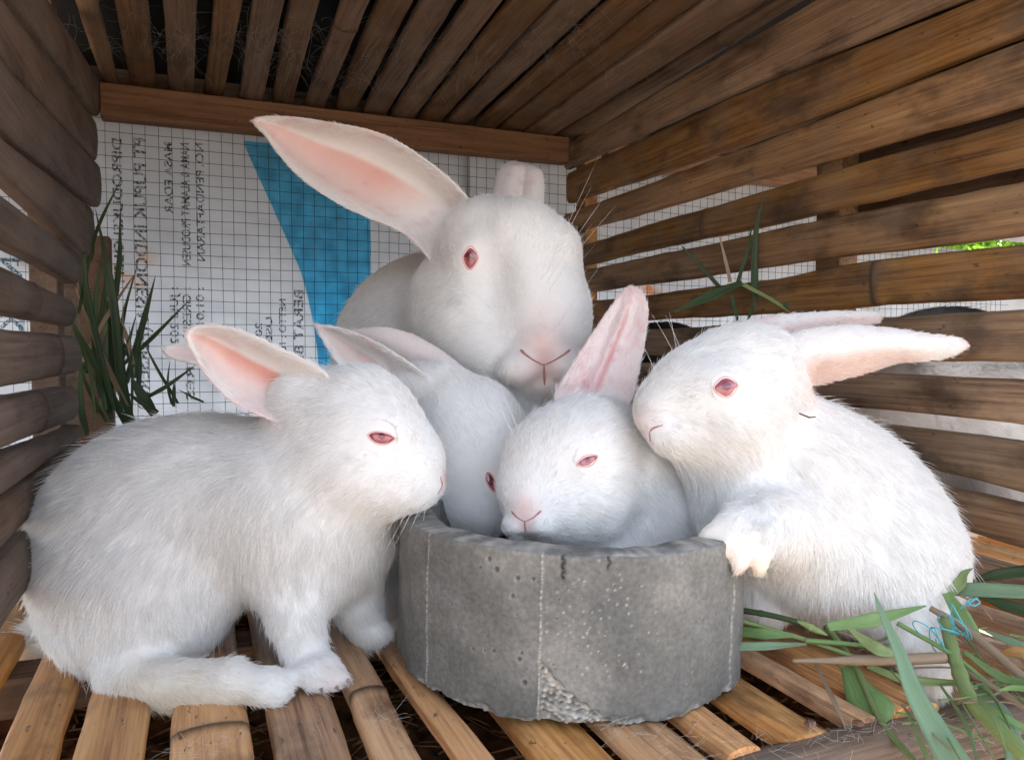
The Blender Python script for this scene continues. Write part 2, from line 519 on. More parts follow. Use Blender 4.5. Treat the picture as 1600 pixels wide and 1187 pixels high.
def tz(X, Y):
    r = np.random.default_rng(5)
    z = np.zeros_like(X)
    for k in range(14):
        fx_, fy_ = r.uniform(-160, 160, 2)
        z += np.sin(X * fx_ + Y * fy_ + r.uniform(0, 6)) * 0.0012
    return ZF - 0.052 + z + r.normal(0, 0.0012, X.shape)
v, f = grid_mesh(XL - 0.05, XR + 0.06, Y0 + 0.03, YB, 160, 190, tz)
tray = tag(empty("droppings_board", (0.18, 0.6, ZF - 0.055)), "dark board caked with brown litter beneath the floor slats", "board")
lit = mesh_obj("litter", v, f, simple("caked litter", (0.10, 0.052, 0.025), 0.95, 0.2, 0.75, 90), tray); tag(lit, kind='stuff')
box("board", XL - 0.06, XR + 0.07, Y0 + 0.02, YB + 0.01, ZF - 0.08, ZF - 0.062, M_SILL, tray)
# loose straw scraps in the litter
vs, fs = [], []
for k in range(1500):
    c = np.array([rng.uniform(XL, XR), rng.uniform(0.29, 0.7), ZF - 0.048 + rng.uniform(0, 0.004)])
    a = rng.uniform(0, 6.28); L_ = rng.uniform(0.004, 0.016); w = rng.uniform(0.0004, 0.0012)
    d = np.array([math.cos(a), math.sin(a), rng.uniform(-.2, .3)]) * L_; s = np.array([-math.sin(a), math.cos(a), 0]) * w
    b0 = len(vs)
    vs += [c - d - s, c + d - s, c + d + s, c - d + s, c + np.array([0, 0, w])]
    fs += [(b0, b0 + 1, b0 + 4), (b0 + 1, b0 + 2, b0 + 4), (b0 + 2, b0 + 3, b0 + 4), (b0 + 3, b0, b0 + 4)]
tag(mesh_obj("straw_scraps", vs, fs, simple("old straw", (0.26, 0.15, 0.07), 0.8, 0.2, 0.4, 200), tray, smooth=False), kind='stuff')

# ------------------------------------------------------------------ back: beam, posts, wire mesh
back = tag(empty("mesh_panel", (0.18, YB, 0)), "back wall panel of black welded wire mesh under a reddish timber beam", "mesh panel")
tz0 = hit(164, 192, 1, YB)[2]; tz1 = hit(864, 258, 1, YB)[2]
def beam(name, x0, x1, z0a, z0b, z1, y0, y1, parent):
    v = [(x0, y0, z0a), (x0, y0, z1), (x0, y1, z0a), (x0, y1, z1), (x1, y0, z0b), (x1, y0, z1), (x1, y1, z0b), (x1, y1, z1)]
    f = [(0, 1, 3, 2), (4, 6, 7, 5), (0, 4, 5, 1), (2, 3, 7, 6), (0, 2, 6, 4), (1, 5, 7, 3)]
    o = mesh_obj(name, v, f, M_BEAM, parent, smooth=False)
    b = o.modifiers.new("bevel", 'BEVEL'); b.width = 0.002; b.segments = 2
    return o
beam("top_beam", XL + 0.002, XR - 0.002, tz0, tz1, ZC - 0.003, YB - 0.022, YB - 0.002, back)
box("bottom_rail", XL - 0.5, XR + 0.9, YB - 0.02, YB - 0.002, ZF - 0.03, ZF - 0.004, M_BEAM, back)
beam("top_beam", XR + 0.055, XR + 0.9, tz1, tz1, ZC - 0.003, YB - 0.022, YB - 0.002, back)
beam("top_beam", XL - 0.5, XL - 0.04, tz0, tz0, ZC - 0.003, YB - 0.022, YB - 0.002, back)
box("added_gap_board", XL - 0.5, XR + 0.9, YB + 0.008, YB + 0.016, 0.268, 0.2995, M_SILL, back)  # added dark board, closes the bright gap between beam and roof
pitch = 0.0127
M_WIRE = simple("black coated wire", (0.02, 0.022, 0.024), 0.5, 0.4)
vs, fs = [], []
rw = 0.00033
def add_wire(pts):
    a, b = tube(None, pts, rw, None, seg=4)
    o = len(vs); vs.extend(a); fs.extend([tuple(i + o for i in q) for q in b])
nv = int((1.35 + 0.5) / pitch)
for i in range(nv):
    x = -0.5 + i * pitch
    zz = np.linspace(ZF - 0.01, 0.272, 26)
    pts = np.stack([x + 0.0007 * noise1(zz + i * 0.05, 11, 3) + 0.0005 * math.sin(i * 1.7), YB + 0.004 + 0.001 * noise1(zz + x, 12, 4), zz], 1)
    add_wire(pts)
for j in range(int((0.268 - ZF) / pitch) + 1):
    z = ZF + j * pitch
    xx = np.linspace(-0.5, 1.35, 110)
    pts = np.stack([xx, YB + 0.0052 + 0.001 * noise1(xx, 14, 2), z + 0.0010 * noise1(xx + j * 0.02, 13, 2.2) + 0.0004 * math.sin(j * 2.3)], 1)
    add_wire(pts)
wm = mesh_obj("wire_grid", vs, fs, M_WIRE, back); tag(wm, kind='stuff')

# ------------------------------------------------------------------ fertiliser sacks hung outside the mesh
def sack_y(x, z, seed=0):
    x = np.asarray(x, float); z = np.asarray(z, float)
    y = YB + 0.020 + 0.0025 * np.sin(x * 21 + z * 5 + seed) + 0.0018 * np.sin(z * 33 + x * 9 + seed * 2) + 0.0012 * np.sin(x * 71 - z * 40)
    y += 0.0006 * np.sin(x * 160 + np.sin(z * 60) * 2) + 0.0007 * np.sin((z + x * .4) * 210)
    return y

def sack_mat(name, blue_edges=None, smudge=None, pale=(0.52, 0.55, 0.59), prints=None):
    m, n, b = mat_new(name)
    L = n.links.new
    geo = N(n, "ShaderNodeNewGeometry"); sep = N(n, "ShaderNodeSeparateXYZ"); L(geo.outputs["Position"], sep.inputs[0])
    wv = N(n, "ShaderNodeTexWave"); wv.inputs["Scale"].default_value = 170; wv.inputs["Distortion"].default_value = 0.6; wv.bands_direction = 'X'
    wh = N(n, "ShaderNodeTexWave"); wh.inputs["Scale"].default_value = 170; wh.inputs["Distortion"].default_value = 0.6; wh.bands_direction = 'Z'
    L(geo.outputs["Position"], wv.inputs["Vector"]); L(geo.outputs["Position"], wh.inputs["Vector"])
    ns = N(n, "ShaderNodeTexNoise"); ns.inputs["Scale"].default_value = 14; ns.inputs["Detail"].default_value = 7; L(geo.outputs["Position"], ns.inputs["Vector"])
    r = ramp(n, [(0.3, tuple(c * 0.88 for c in pale)), (0.65, pale)]); L(ns.outputs["Fac"], r.inputs[0])
    last = r.outputs[0]
    at = N(n, "ShaderNodeAttribute", attribute_name="blue")
    ra = ramp(n, [(0.46, (0, 0, 0)), (0.54, (1, 1, 1))]); L(at.outputs["Fac"], ra.inputs[0])
    mix = N(n, "ShaderNodeMixRGB"); L(ra.outputs[0], mix.inputs[0]); L(last, mix.inputs[1])
    sc = N(n, "ShaderNodeTexNoise"); sc.inputs["Scale"].default_value = 60; sc.inputs["Detail"].default_value = 8; L(geo.outputs["Position"], sc.inputs["Vector"])
    br = ramp(n, [(0.3, (0.07, 0.27, 0.40)), (0.7, (0.12, 0.42, 0.58))]); L(sc.outputs["Fac"], br.inputs[0]); L(br.outputs[0], mix.inputs[2])
    at2 = N(n, "ShaderNodeAttribute", attribute_name="rust")
    mu = N(n, "ShaderNodeMath", operation='MULTIPLY'); rr = ramp(n, [(0.42, (0, 0, 0)), (0.62, (1, 1, 1))]); L(sc.outputs["Fac"], rr.inputs[0])
    L(rr.outputs[0], mu.inputs[0]); L(at2.outputs["Fac"], mu.inputs[1])
    mix2 = N(n, "ShaderNodeMixRGB"); L(mu.outputs[0], mix2.inputs[0]); L(mix.outputs[0], mix2.inputs[1]); mix2.inputs[2].default_value = (0.5, 0.24, 0.08, 1)
    L(mix2.outputs[0], b.inputs["Base Color"])
    b.inputs["Roughness"].default_value = 0.55
    ad = N(n, "ShaderNodeMath", operation='ADD'); L(wv.outputs["Fac"], ad.inputs[0]); L(wh.outputs["Fac"], ad.inputs[1])
    bp = N(n, "ShaderNodeBump"); bp.inputs["Strength"].default_value = 0.25; bp.inputs["Distance"].default_value = 0.0008
    L(ad.outputs[0], bp.inputs["Height"]); L(bp.outputs[0], b.inputs["Normal"])
    tr = N(n, "ShaderNodeBsdfTranslucent"); L(mix2.outputs[0], tr.inputs["Color"])
    ms = N(n, "ShaderNodeMixShader"); ms.inputs[0].default_value = 0.38
    L(b.outputs[0], ms.inputs[1]); L(tr.outputs[0], ms.inputs[2]); L(ms.outputs[0], n.nodes["Material Output"].inputs["Surface"])
    return m
M_SACK = sack_mat("woven sack")

def on_back(px, py):
    h = hit(px, py, 1, YB + 0.02); return h[0], h[2]
# the blue band's left and right edges by height
bl = sorted([on_back(*p)[::-1] for p in [(378, 215), (397, 260), (415, 300), (436, 347), (455, 390), (468, 422), (478, 452), (487, 490), (494, 530), (498, 570), (500, 620)]])
brr = sorted([on_back(*p)[::-1] for p in [(470, 215), (510, 255), (548, 295), (570, 322), (578, 340), (579, 380), (578, 420), (574, 460), (566, 500), (552, 545), (520, 610)]])
def sack(name, x0, x1, z0, z1, seed, label, blue=False, rust=None, yoff=0.0):
    nx, nz = int((x1 - x0) / 0.0025), int((z1 - z0) / 0.003)
    X, Z = np.meshgrid(np.linspace(x0, x1, nx), np.linspace(z0, z1, nz), indexing='ij')
    Yv = sack_y(X, Z, seed) + yoff
    v = np.stack([X, Yv, Z], -1).reshape(-1, 3)
    i, j = np.meshgrid(np.arange(nx - 1), np.arange(nz - 1), indexing='ij')
    a = (i * nz + j).ravel()
    f = np.stack([a, a + nz, a + nz + 1, a + 1], 1)
    bl_at = np.zeros(len(v)); ru = np.zeros(len(v))
    if blue:
        e0 = np.interp(v[:, 2], [q[0] for q in bl], [q[1] for q in bl]); e1 = np.interp(v[:, 2], [q[0] for q in brr], [q[1] for q in brr])
        dd = np.minimum(v[:, 0] - e0, e1 - v[:, 0])
        bl_at = np.clip(0.5 + dd / 0.005, 0, 1)
        bl_at *= (v[:, 2] < on_back(400, 222)[1])
    for (rx, rz, rr) in (rust or []):
        ru = np.maximum(ru, np.exp(-(((v[:, 0] - rx) ** 2 + (v[:, 2] - rz) ** 2) / rr ** 2)))
    o = mesh_obj(name, v, f, M_SACK, attrs={'blue': bl_at, 'rust': ru})
    sm = o.modifiers.new("sheet", 'SOLIDIFY'); sm.thickness = 0.0006; sm.offset = 1
    return tag(o, label, "sack", "fertiliser sacks hung outside the wire mesh")
r1 = on_back(205, 418)
SK = sack("woven_sack", -0.105, 0.335, -0.21, 0.272, 0.0, "white woven sack with a blue band and mirrored lettering behind the wire mesh", True, [(r1[0], r1[1], 0.018)])
r2 = on_back(1020, 450)
SK2 = sack("woven_sack", 0.325, on_back(1467, 385)[0], -0.05, 0.272, 2.0, "plain white woven sack seen through the gaps of the right side wall", False, [(r2[0], r2[1], 0.012), (r2[0] + .06, r2[1] - .03, 0.012)], yoff=0.004)
SK4 = sack("woven_sack", 0.325, on_back(1467, 385)[0], -0.21, -0.052, 5.0, "lower white woven sack seen in the thin gaps beside the middle rabbit's ear", yoff=0.006)
SK5 = sack("woven_sack", on_back(1467, 385)[0] + 0.004, 1.9, -0.21, on_back(1467, 388)[1] + .002, 6.0, "added woven sack low behind the next pen, blocking sun under the bright green gap", yoff=0.004)  # added sheet, keeps the bright outdoors and low sun out of the next pen
SK6 = sack("woven_sack", on_back(1467, 385)[0] + 0.004, 1.9, on_back(1467, 388)[1] + .022, 0.272, 7.0, "added woven sack over the next pen, blocking sun above the bright green gap", yoff=0.002)  # added sheet, stops the sun flooding in over the next pen
SK3 = sack("woven_sack", -0.52, -0.11, -0.21, 0.272, 4.0, "white sack with blurred blue print behind the left side wall", False, [(on_back(60, 500)[0], on_back(60, 500)[1], 0.02)], yoff=0.003)

M_INK = simple("faded black ink", (0.06, 0.065, 0.075), 0.8, 0.1, 0.6, 300)
M_INKB = simple("blue ink", (0.03, 0.14, 0.22), 0.8, 0.1, 0.3, 300)
def fade(m):
    n = m.node_tree; b = n.nodes["Principled BSDF"]; t = N(n, "ShaderNodeTexNoise"); t.inputs["Scale"].default_value = 420; t.inputs["Detail"].default_value = 4
    g_ = N(n, "ShaderNodeNewGeometry"); n.links.new(g_.outputs["Position"], t.inputs["Vector"])
    r = ramp(n, [(0.42, (0.25, 0.25, 0.25)), (0.58, (0.95, 0.95, 0.95))]); n.links.new(t.outputs["Fac"], r.inputs[0])
    x = N(n, "ShaderNodeBsdfTransparent"); ms = N(n, "ShaderNodeMixShader")
    n.links.new(r.outputs[0], ms.inputs[0]); n.links.new(x.outputs[0], ms.inputs[1]); n.links.new(b.outputs[0], ms.inputs[2]); n.links.new(ms.outputs[0], n.nodes["Material Output"].inputs["Surface"])
fade(M_INK); fade(M_INKB)
def print_text(txt, px, py0, py1, parent, mat=M_INK, size=None, seed=0.0, yoff=0.0, bold=0.0):
    """Ink seen through the sack from behind: runs downwards, letter tops to the left (mirrored)."""
    x0, z0 = on_back(px, py0); _, z1 = on_back(px, py1)
    cu = bpy.data.curves.new("print", 'FONT'); cu.body = txt; cu.size = 0.01; cu.offset = 0.00022
    to = bpy.data.objects.new("print", cu); C.objects.link(to)
    dg = bpy.context.evaluated_depsgraph_get(); dg.update()
    me = bpy.data.meshes.new_from_object(to.evaluated_get(dg))
    co = np.zeros(len(me.vertices) * 3); me.vertices.foreach_get('co', co); co = co.reshape(-1, 3)
    fs_ = [tuple(p.vertices) for p in me.polygons]
    bpy.data.objects.remove(to); bpy.data.meshes.remove(me); bpy.data.curves.remove(cu)
    w = co[:, 0].max()
    sc = (z0 - z1) / w
    sy = size / 0.0072 if size else sc
    X = x0 - (co[:, 1] - 0.0036) * sy
    Z = z0 - co[:, 0] * sc
    Y = sack_y(X, Z, seed) + yoff - 0.0009
    return mesh_obj("printed_text", np.stack([X, Y, Z], 1), fs_, mat, parent, smooth=False)
for a in [("DIPRODUKSI OLEH :", 182, 216, 455, .0095), ("PT PUPUK INDONESIA (PERSERO)", 217, 214, 640, .0125),
          ("MASA EDAR", 262, 220, 335, .0085), (": JULI 2021", 271, 448, 545, .0085),
          ("NAMA & ALAMAT PRODUSEN", 288, 222, 415, .009), (": GRESIK", 291, 448, 530, .009),
          ("NO. PENDAFTARAN", 311, 222, 408, .0085), (": 01.01.2021", 312, 448, 560, .0085),
          ("BERAT BERSIH", 466, 452, 620, .011), ("NETTO : 10 KG", 441, 466, 575, .008), ("USER : JP", 420, 494, 590, .0075), ("20 KG", 404, 504, 560, .0075),
          ("GRES", 296, 545, 625, .009)]:
    print_text(a[0], a[1], a[2], a[3], SK, size=a[4])
for a in [("N-P-K", 14, 400, 520, .02), ("UREA", 50, 405, 560, .03), ("50 KG", 88, 420, 640, .012)]:
    print_text(a[0], a[1], a[2], a[3], SK3, mat=M_INKB, size=a[4], seed=4.0, yoff=0.003)

# ================================================================== feeding bowl
def build_bowl():
    root = empty("feeding_bowl", (0, 0, 0))
    cpt = P(885, 800, 0.447)
    cx, cy = cpt[0], cpt[1]
    Ro, Hh, wall = 0.0985, 0.079, 0.0195
    fwd = np.array([-math.sin(YAW), math.cos(YAW)]); rgt = np.array([math.cos(YAW), math.sin(YAW)])
    base_ang = math.atan2(-fwd[1], -fwd[0])      # towards the camera
    NA, NZ = 900, 130
    ang = np.linspace(0, 2 * math.pi, NA, endpoint=False)
    zz = np.linspace(0, 1, NZ)
    A, Zt = np.meshgrid(ang, zz, indexing='ij')
    # arc position in mm measured from the point facing the camera (positive to the right)
    arc = ((A - base_ang + math.pi) % (2 * math.pi) - math.pi)
    sgn = np.sign(math.sin(0.1) * 1)
    S_ = arc * Ro * 1000
    T_ = Zt * Hh * 1000
    rr = np.full_like(A, Ro)
    g = np.random.default_rng(3)
    # slow unevenness
    for k in range(10):
        a1, b1, p1 = g.integers(2, 14), g.uniform(-0.12, 0.12), g.uniform(0, 6.28)
        rr += 0.00022 * np.sin(A * a1 + T_ * b1 + p1)
    rr += g.normal(0, 0.00004, rr.shape)
    light = np.zeros_like(A)
    def px2(px, py):
        """photo position on the front face -> arc (mm), height (mm)"""
        r = MW @ np.array([(px - 800) / F, -(py - 593.5) / F, -1.0])
        a = r[0] ** 2 + r[1] ** 2; b = -2 * (r[0] * cx + r[1] * cy); c = cx * cx + cy * cy - Ro * Ro
        t = (-b - math.sqrt(max(b * b - 4 * a * c, 0))) / (2 * a)
        p = r * t
        q = math.atan2(p[1] - cy, p[0] - cx)
        return ((q - base_ang + math.pi) % (2 * math.pi) - math.pi) * Ro * 1000, (p[2] - ZF) * 1000
    # vertical seams of the mould
    for (px, w, h) in ((664, 0.45, 0.0006), (840, 0.4, 0.0007)):
        s0, _ = px2(px, 950)
        wob = s0 + 0.3 * np.sin(T_ * 0.23 + px) + 0.12 * np.sin(T_ * 1.1 + px)
        e = np.exp(-((S_ - wob) / w) ** 2)
        rr += h * e
        light = np.maximum(light, e * np.clip(0.55 + 0.5 * np.sin(T_ * 0.9 + 3 * np.sin(T_ * .37) + 2 * np.sin(T_ * 2.1)), 0, 1))
    # right-hand step in the wall
    for px in (1139,):
        s1, _ = px2(px, 950); rr += 0.0009 / (1 + np.exp(-(S_ - s1) / 0.25 * (1 if s1 > 0 else -1))) * (np.abs(S_ - s1) < 22)
        light = np.maximum(light, 0.6 * np.exp(-((S_ - s1 - .5 * np.sin(T_ * .3)) / 0.5) ** 2) * np.clip(.5 + .5 * np.sin(T_ * .6 + 2 * np.sin(T_)), 0, 1))
    # air holes
    holes = [(683, 884, .8), (698, 890, .7), (712, 891, .7), (755, 884, 1.6), (768, 900, 1.9), (742, 897, 1.1), (802, 912, 1.6), (827, 912, 1.3), (795, 940, 1.5),
             (637, 987, 1), (700, 990, .8), (710, 988, .8), (803, 968, .8), (752, 972, .7), (736, 1024, 1.1), (754, 1026, 1), (768, 1026, 1.3), (808, 1038, 1.6), (812, 1028, 1.1),
             (817, 1075, 1.9), (862, 1045, .9), (902, 1022, .7), (889, 1003, .6), (865, 972, .8), (868, 942, 1), (955, 947, .6), (998, 920, .6), (952, 985, .7), (1022, 972, .6),
             (715, 920, .6), (790, 880, .6), (1090, 965, .9), (930, 900, .7), (903, 968, .6), (990, 1002, .6), (700, 955, .6), (670, 975, .7)]
    for k in range(160):
        holes.append((g.uniform(625, 1145), g.uniform(880, 1090), g.uniform(0.18, 0.42)))
    dark = np.zeros_like(A)
    for (px, py, rm) in holes:
        s, t = px2(px, py); rm *= 0.62
        q = ((S_ - s) ** 2 + ((T_ - t) * 0.9) ** 2) / rm ** 2
        near = q < 9
        rr[near] -= 0.0011 * min(1, rm) * np.exp(-q[near] ** 1.5)
        dark[near] = np.maximum(dark[near], np.exp(-q[near] ** 1.5) * 0.8)
        ringq = np.exp(-((np.sqrt(q[near]) - 1.5) / 0.45) ** 2)
        light[near] = np.maximum(light[near], ringq * (0.32 if rm > .45 else 0.10) * (0.5 + 0.5 * np.sin(S_[near] * 3 + T_[near] * 2)))
    # white spatters
    for k in range(110):
        u = g.normal(0, 1)
        px, py = 930 + 55 * g.normal(), 960 + 60 * g.normal()
        s, t = px2(min(1130, max(850, px)), py); rm = g.uniform(0.18, 0.55)
        q = ((S_ - s) ** 2 + (T_ - t) ** 2) / rm ** 2
        near = q < 6
        light[near] = np.maximum(light[near], np.exp(-q[near]) * g.uniform(0.4, 0.9)); rr[near] += 0.00015 * np.exp(-q[near])
    # cracks at the rim
    for (px, y0, y1) in ((872, 868, 912), (945, 872, 892)):
        for py in np.linspace(y0, y1, 26):
            s, t = px2(px + 2.2 * math.sin(py * 0.45), py)
            w_ = 0.5 * (1 - (py - y0) / (y1 - y0) * 0.6)
            q = ((S_ - s) / w_) ** 2 + ((T_ - t) / 0.7) ** 2
            near = q < 6
            rr[near] = np.minimum(rr[near], Ro - 0.0025 * np.exp(-q[near])); dark[near] = np.maximum(dark[near], np.exp(-q[near]))
    # the big chip at the foot
    (sA, tA), (sB, tB) = px2(842, 1035), px2(955, 1112)
    w0 = min(sA, sB); w1 = max(sA, sB)
    tt = (S_ - sA) / (sB - sA)
    top = tA + (1.5 - tA) * np.clip(tt, 0, 1) ** 0.8 + 1.2 * np.sin(S_ * 1.1) * 0.6
    ins = np.clip((top - T_) / 1.5, 0, 1) * np.clip(tt / 0.02, 0, 1) * np.clip((1.1 - tt) / 0.1, 0, 1)
    lump = np.zeros_like(A)
    for k in range(26):
        a1, b1, p1 = g.normal(0, 1.4), g.normal(0, 1.4), g.uniform(0, 6.28)
        lump += np.sin(S_ * a1 + T_ * b1 + p1 + 1.5 * np.sin(S_ * .5 + p1))
    lump /= 5.0
    rr -= ins * (0.0022 - 0.0011 * lump)
    light = np.maximum(light, ins * np.clip(0.35 + 0.4 * lump, 0, 1))
    # worn foot
    foot = np.clip((3.0 + 1.5 * np.sin(A * 17) + 1.2 * np.sin(A * 41 + 1) - T_) / 3, 0, 1)
    rr -= foot * 0.0016 * (1 + 0.5 * lump)
    light = np.maximum(light, foot * 0.25)
    rimw = np.clip((T_ - (Hh * 1000 - 1.2)) / 1.2, 0, 1)
    rr += -rimw ** 2 * 0.0006 + rimw * (0.00015 * np.sin(A * 37 + 2 * np.sin(A * 13)) + 0.00015 * np.sin(A * 11))
    zc = Zt * Hh
    zbase = 0.0007 * np.sin(A * 9) + 0.0006 * np.sin(A * 23 + 1) + 0.0006
    zt = 0.0005 * np.sin(A * 5 + 1) + 0.0003 * np.sin(A * 13) + 0.00012 * np.sin(A * 31 + 2 * np.sin(A * 7))
    zc = zc + (1 - Zt) ** 3 * np.maximum(0, zbase) + Zt ** 3 * zt
    X = cx + rr * np.cos(A); Y = cy + rr * np.sin(A); Z = ZF + 0.0015 + zc
    V = [np.stack([X, Y, Z], -1).transpose(1, 0, 2).reshape(-1, 3)]
    LT = [light.T.ravel()]; DK = [dark.T.ravel()]
    # top of the rim (trowel-marked), inner wall, inner floor
    prof = [(Ro - 0.0016, Hh + 0.0006), (Ro - 0.005, Hh + 0.001), (Ro - 0.009, Hh + 0.0012), (Ro - 0.012, Hh + 0.001), (Ro - 0.0155, Hh + 0.0008), (Ro - wall + 0.0008, Hh - 0.0002), (Ro - wall, Hh - 0.0015),
            (Ro - wall - 0.001, Hh - 0.02), (Ro - wall - 0.003, 0.03), (Ro - wall - 0.012, 0.018), (0.04, 0.015), (0.0002, 0.015)]
    for (r_, h_) in prof:
        tr = (0.00022 * np.sin(ang * 19 + r_ * 1800 + 2 * np.sin(ang * 7)) + 0.0003 * np.sin(ang * 11 - r_ * 700)) * (1 if h_ > Hh - 0.001 else 0.3)
        r2 = r_ + 0.0005 * np.sin(ang * 31) + 0.0005 * np.sin(ang * 7 + 1)
        V.append(np.stack([cx + r2 * np.cos(ang), cy + r2 * np.sin(ang), ZF + 0.0015 + h_ + tr + zt[:, 0] * (1 if h_ > Hh - .004 else 0)], 1))
        LT.append(np.clip(0.22 + 0.30 * np.sin(ang * 21 + r_ * 1900 + 3 * np.sin(ang * 5)) + 0.15 * np.sin(ang * 67 + 3 * np.sin(ang * 11)), 0, 1) * (1 if h_ > Hh - 0.001 else 0)); DK.append(np.zeros(NA))
    V = np.concatenate(V); LT = np.concatenate(LT); DK = np.concatenate(DK)
    rows = NZ + len(prof)
    i, j = np.meshgrid(np.arange(rows - 1), np.arange(NA), indexing='ij')
    a = (i * NA + j).ravel(); b = (i * NA + (j + 1) % NA).ravel()
    fc = np.stack([a, b, b + NA, a + NA], 1)
    # the bowl leans a little on the uneven slats
    rot = np.array(Matrix.Rotation(R(1.7), 3, Vector((fwd[0], fwd[1], 0))))
    cen = np.array([cx, cy, ZF + 0.002])
    V = (V - cen) @ rot.T + cen
    m, n, bs = mat_new("cast concrete")
    L = n.links.new
    tc = N(n, "ShaderNodeTexCoord")
    t1 = N(n, "ShaderNodeTexNoise"); t1.inputs["Scale"].default_value = 24; t1.inputs["Detail"].default_value = 9; t1.inputs["Roughness"].default_value = 0.65
    t2 = N(n, "ShaderNodeTexNoise"); t2.inputs["Scale"].default_value = 420; t2.inputs["Detail"].default_value = 4
    t3 = N(n, "ShaderNodeTexNoise"); t3.inputs["Scale"].default_value = 16; t3.inputs["Detail"].default_value = 6
    for t in (t1, t2, t3): L(tc.outputs["Object"], t.inputs["Vector"])
    r1_ = ramp(n, [(0.3, (0.115, 0.113, 0.105)), (0.5, (0.172, 0.169, 0.158)), (0.7, (0.26, 0.256, 0.24))]); L(t1.outputs["Fac"], r1_.inputs[0])
    r2_ = ramp(n, [(0.35, (0.8, 0.8, 0.8)), (0.7, (1.12, 1.12, 1.12))]); L(t2.outputs["Fac"], r2_.inputs[0])
    r3_ = ramp(n, [(0.35, (0.84, 0.86, 0.88)), (0.65, (1.08, 1.06, 1.03))]); L(t3.outputs["Fac"], r3_.inputs[0])
    mu = N(n, "ShaderNodeMixRGB", blend_type='MULTIPLY'); mu.inputs[0].default_value = 1; L(r1_.outputs[0], mu.inputs[1]); L(r2_.outputs[0], mu.inputs[2])
    mu2 = N(n, "ShaderNodeMixRGB", blend_type='MULTIPLY'); mu2.inputs[0].default_value = 1; L(mu.outputs[0], mu2.inputs[1]); L(r3_.outputs[0], mu2.inputs[2])
    al = N(n, "ShaderNodeAttribute", attribute_name="limey"); ad = N(n, "ShaderNodeAttribute", attribute_name="pit")
    x1 = N(n, "ShaderNodeMixRGB"); L(al.outputs["Fac"], x1.inputs[0]); L(mu2.outputs[0], x1.inputs[1]); x1.inputs[2].default_value = (0.50, 0.47, 0.42, 1)
    x2 = N(n, "ShaderNodeMixRGB"); L(ad.outputs["Fac"], x2.inputs[0]); L(x1.outputs[0], x2.inputs[1]); x2.inputs[2].default_value = (0.05, 0.045, 0.04, 1)
    L(x2.outputs[0], bs.inputs["Base Color"]); bs.inputs["Roughness"].default_value = 0.75; bs.inputs["Specular IOR Level"].default_value = 0.3
    bp = N(n, "ShaderNodeBump"); bp.inputs["Strength"].default_value = 0.35; bp.inputs["Distance"].default_value = 0.0006
    L(t2.outputs["Fac"], bp.inputs["Height"]); L(bp.outputs[0], bs.inputs["Normal"])
    bpy.data.objects.remove(root)
    o = mesh_obj("feeding_bowl", V, fc, m, attrs={'limey': LT, 'pit': DK})
    tag(o, "round grey concrete feeding bowl with pitted sides and a chipped foot", "bowl")
    return o, cx, cy
BOWL, BCX, BCY = build_bowl()

# ================================================================== rabbits
def nets(Fv, org, h):
    """surface nets: zero level of a sampled distance field -> vertices, quads"""
    nx, ny, nz = Fv.shape
    ins = Fv < 0
    c = np.zeros((nx - 1, ny - 1, nz - 1), np.int16)
    for dx in (0, 1):
        for dy in (0, 1):
            for dz in (0, 1):
                c += ins[dx:nx - 1 + dx, dy:ny - 1 + dy, dz:nz - 1 + dz]
    act = (c > 0) & (c < 8)
    idx = -np.ones(act.shape, np.int64)
    I = np.argwhere(act)
    idx[act] = np.arange(len(I))
    acc = np.zeros((len(I), 3)); cnt = np.zeros(len(I))
    ii, jj, kk = I.T
    for ax in range(3):
        o1, o2 = [q for q in range(3) if q != ax]
        for u in (0, 1):
            for w in (0, 1):
                d = [0, 0, 0]; d[o1] = u; d[o2] = w
                e = list(d); e[ax] = 1
                fa = Fv[ii + d[0], jj + d[1], kk + d[2]]; fb = Fv[ii + e[0], jj + e[1], kk + e[2]]
                cr = (fa < 0) != (fb < 0)
                t = np.where(cr, fa / np.where(cr, fa - fb, 1), 0)
                p = np.zeros((len(I), 3)); p += d; p[:, ax] += t
                acc[cr] += p[cr]; cnt[cr] += 1
    V = org + (I + acc / cnt[:, None]) * h
    faces = []
    for ax in range(3):
        o1, o2 = [(1, 2), (2, 0), (0, 1)][ax]
        sl0 = [slice(1, -1)] * 3; sl0[ax] = slice(0, -1)
        sl1 = [slice(1, -1)] * 3; sl1[ax] = slice(1, None)
        a = ins[tuple(sl0)]; b = ins[tuple(sl1)]
        for sgn_, msk in ((0, a & ~b), (1, ~a & b)):
            q = np.argwhere(msk)
            if not len(q): continue
            base = q + 1; base[:, ax] -= 1
            def g(du, dw):
                r = base.copy(); r[:, o1] += du; r[:, o2] += dw
                return idx[r[:, 0], r[:, 1], r[:, 2]]
            f = np.stack([g(-1, -1), g(0, -1), g(0, 0), g(-1, 0)], 1)
            if sgn_: f = f[:, ::-1]
            faces.append(f)
    return V, np.concatenate(faces)

def E(px, py, d, rx, ry, rz, ang=0.0, k=0.012, yaw=0.0):
    """ellipsoid: photo centre, distance, radii across/up in photo pixels, depth radius in metres, clockwise tilt"""
    c = cs(px, py, d); s = d / F
    a = R(ang)
    ex = np.array([math.cos(a), -math.sin(a), 0]); ey = np.array([math.sin(a), math.cos(a), 0]); ez = np.array([0, 0, 1.0])
    if yaw:
        y = R(yaw); ex, ez = ex * math.cos(y) + ez * math.sin(y), ez * math.cos(y) - ex * math.sin(y)
    return ('e', c, np.stack([ex, ey, ez]), np.array([rx * s, ry * s, rz]), k)

def K(pts, k=0.010):
    return ('k', [(cs(x, y, d), r * d / F) for x, y, d, r in pts], k)

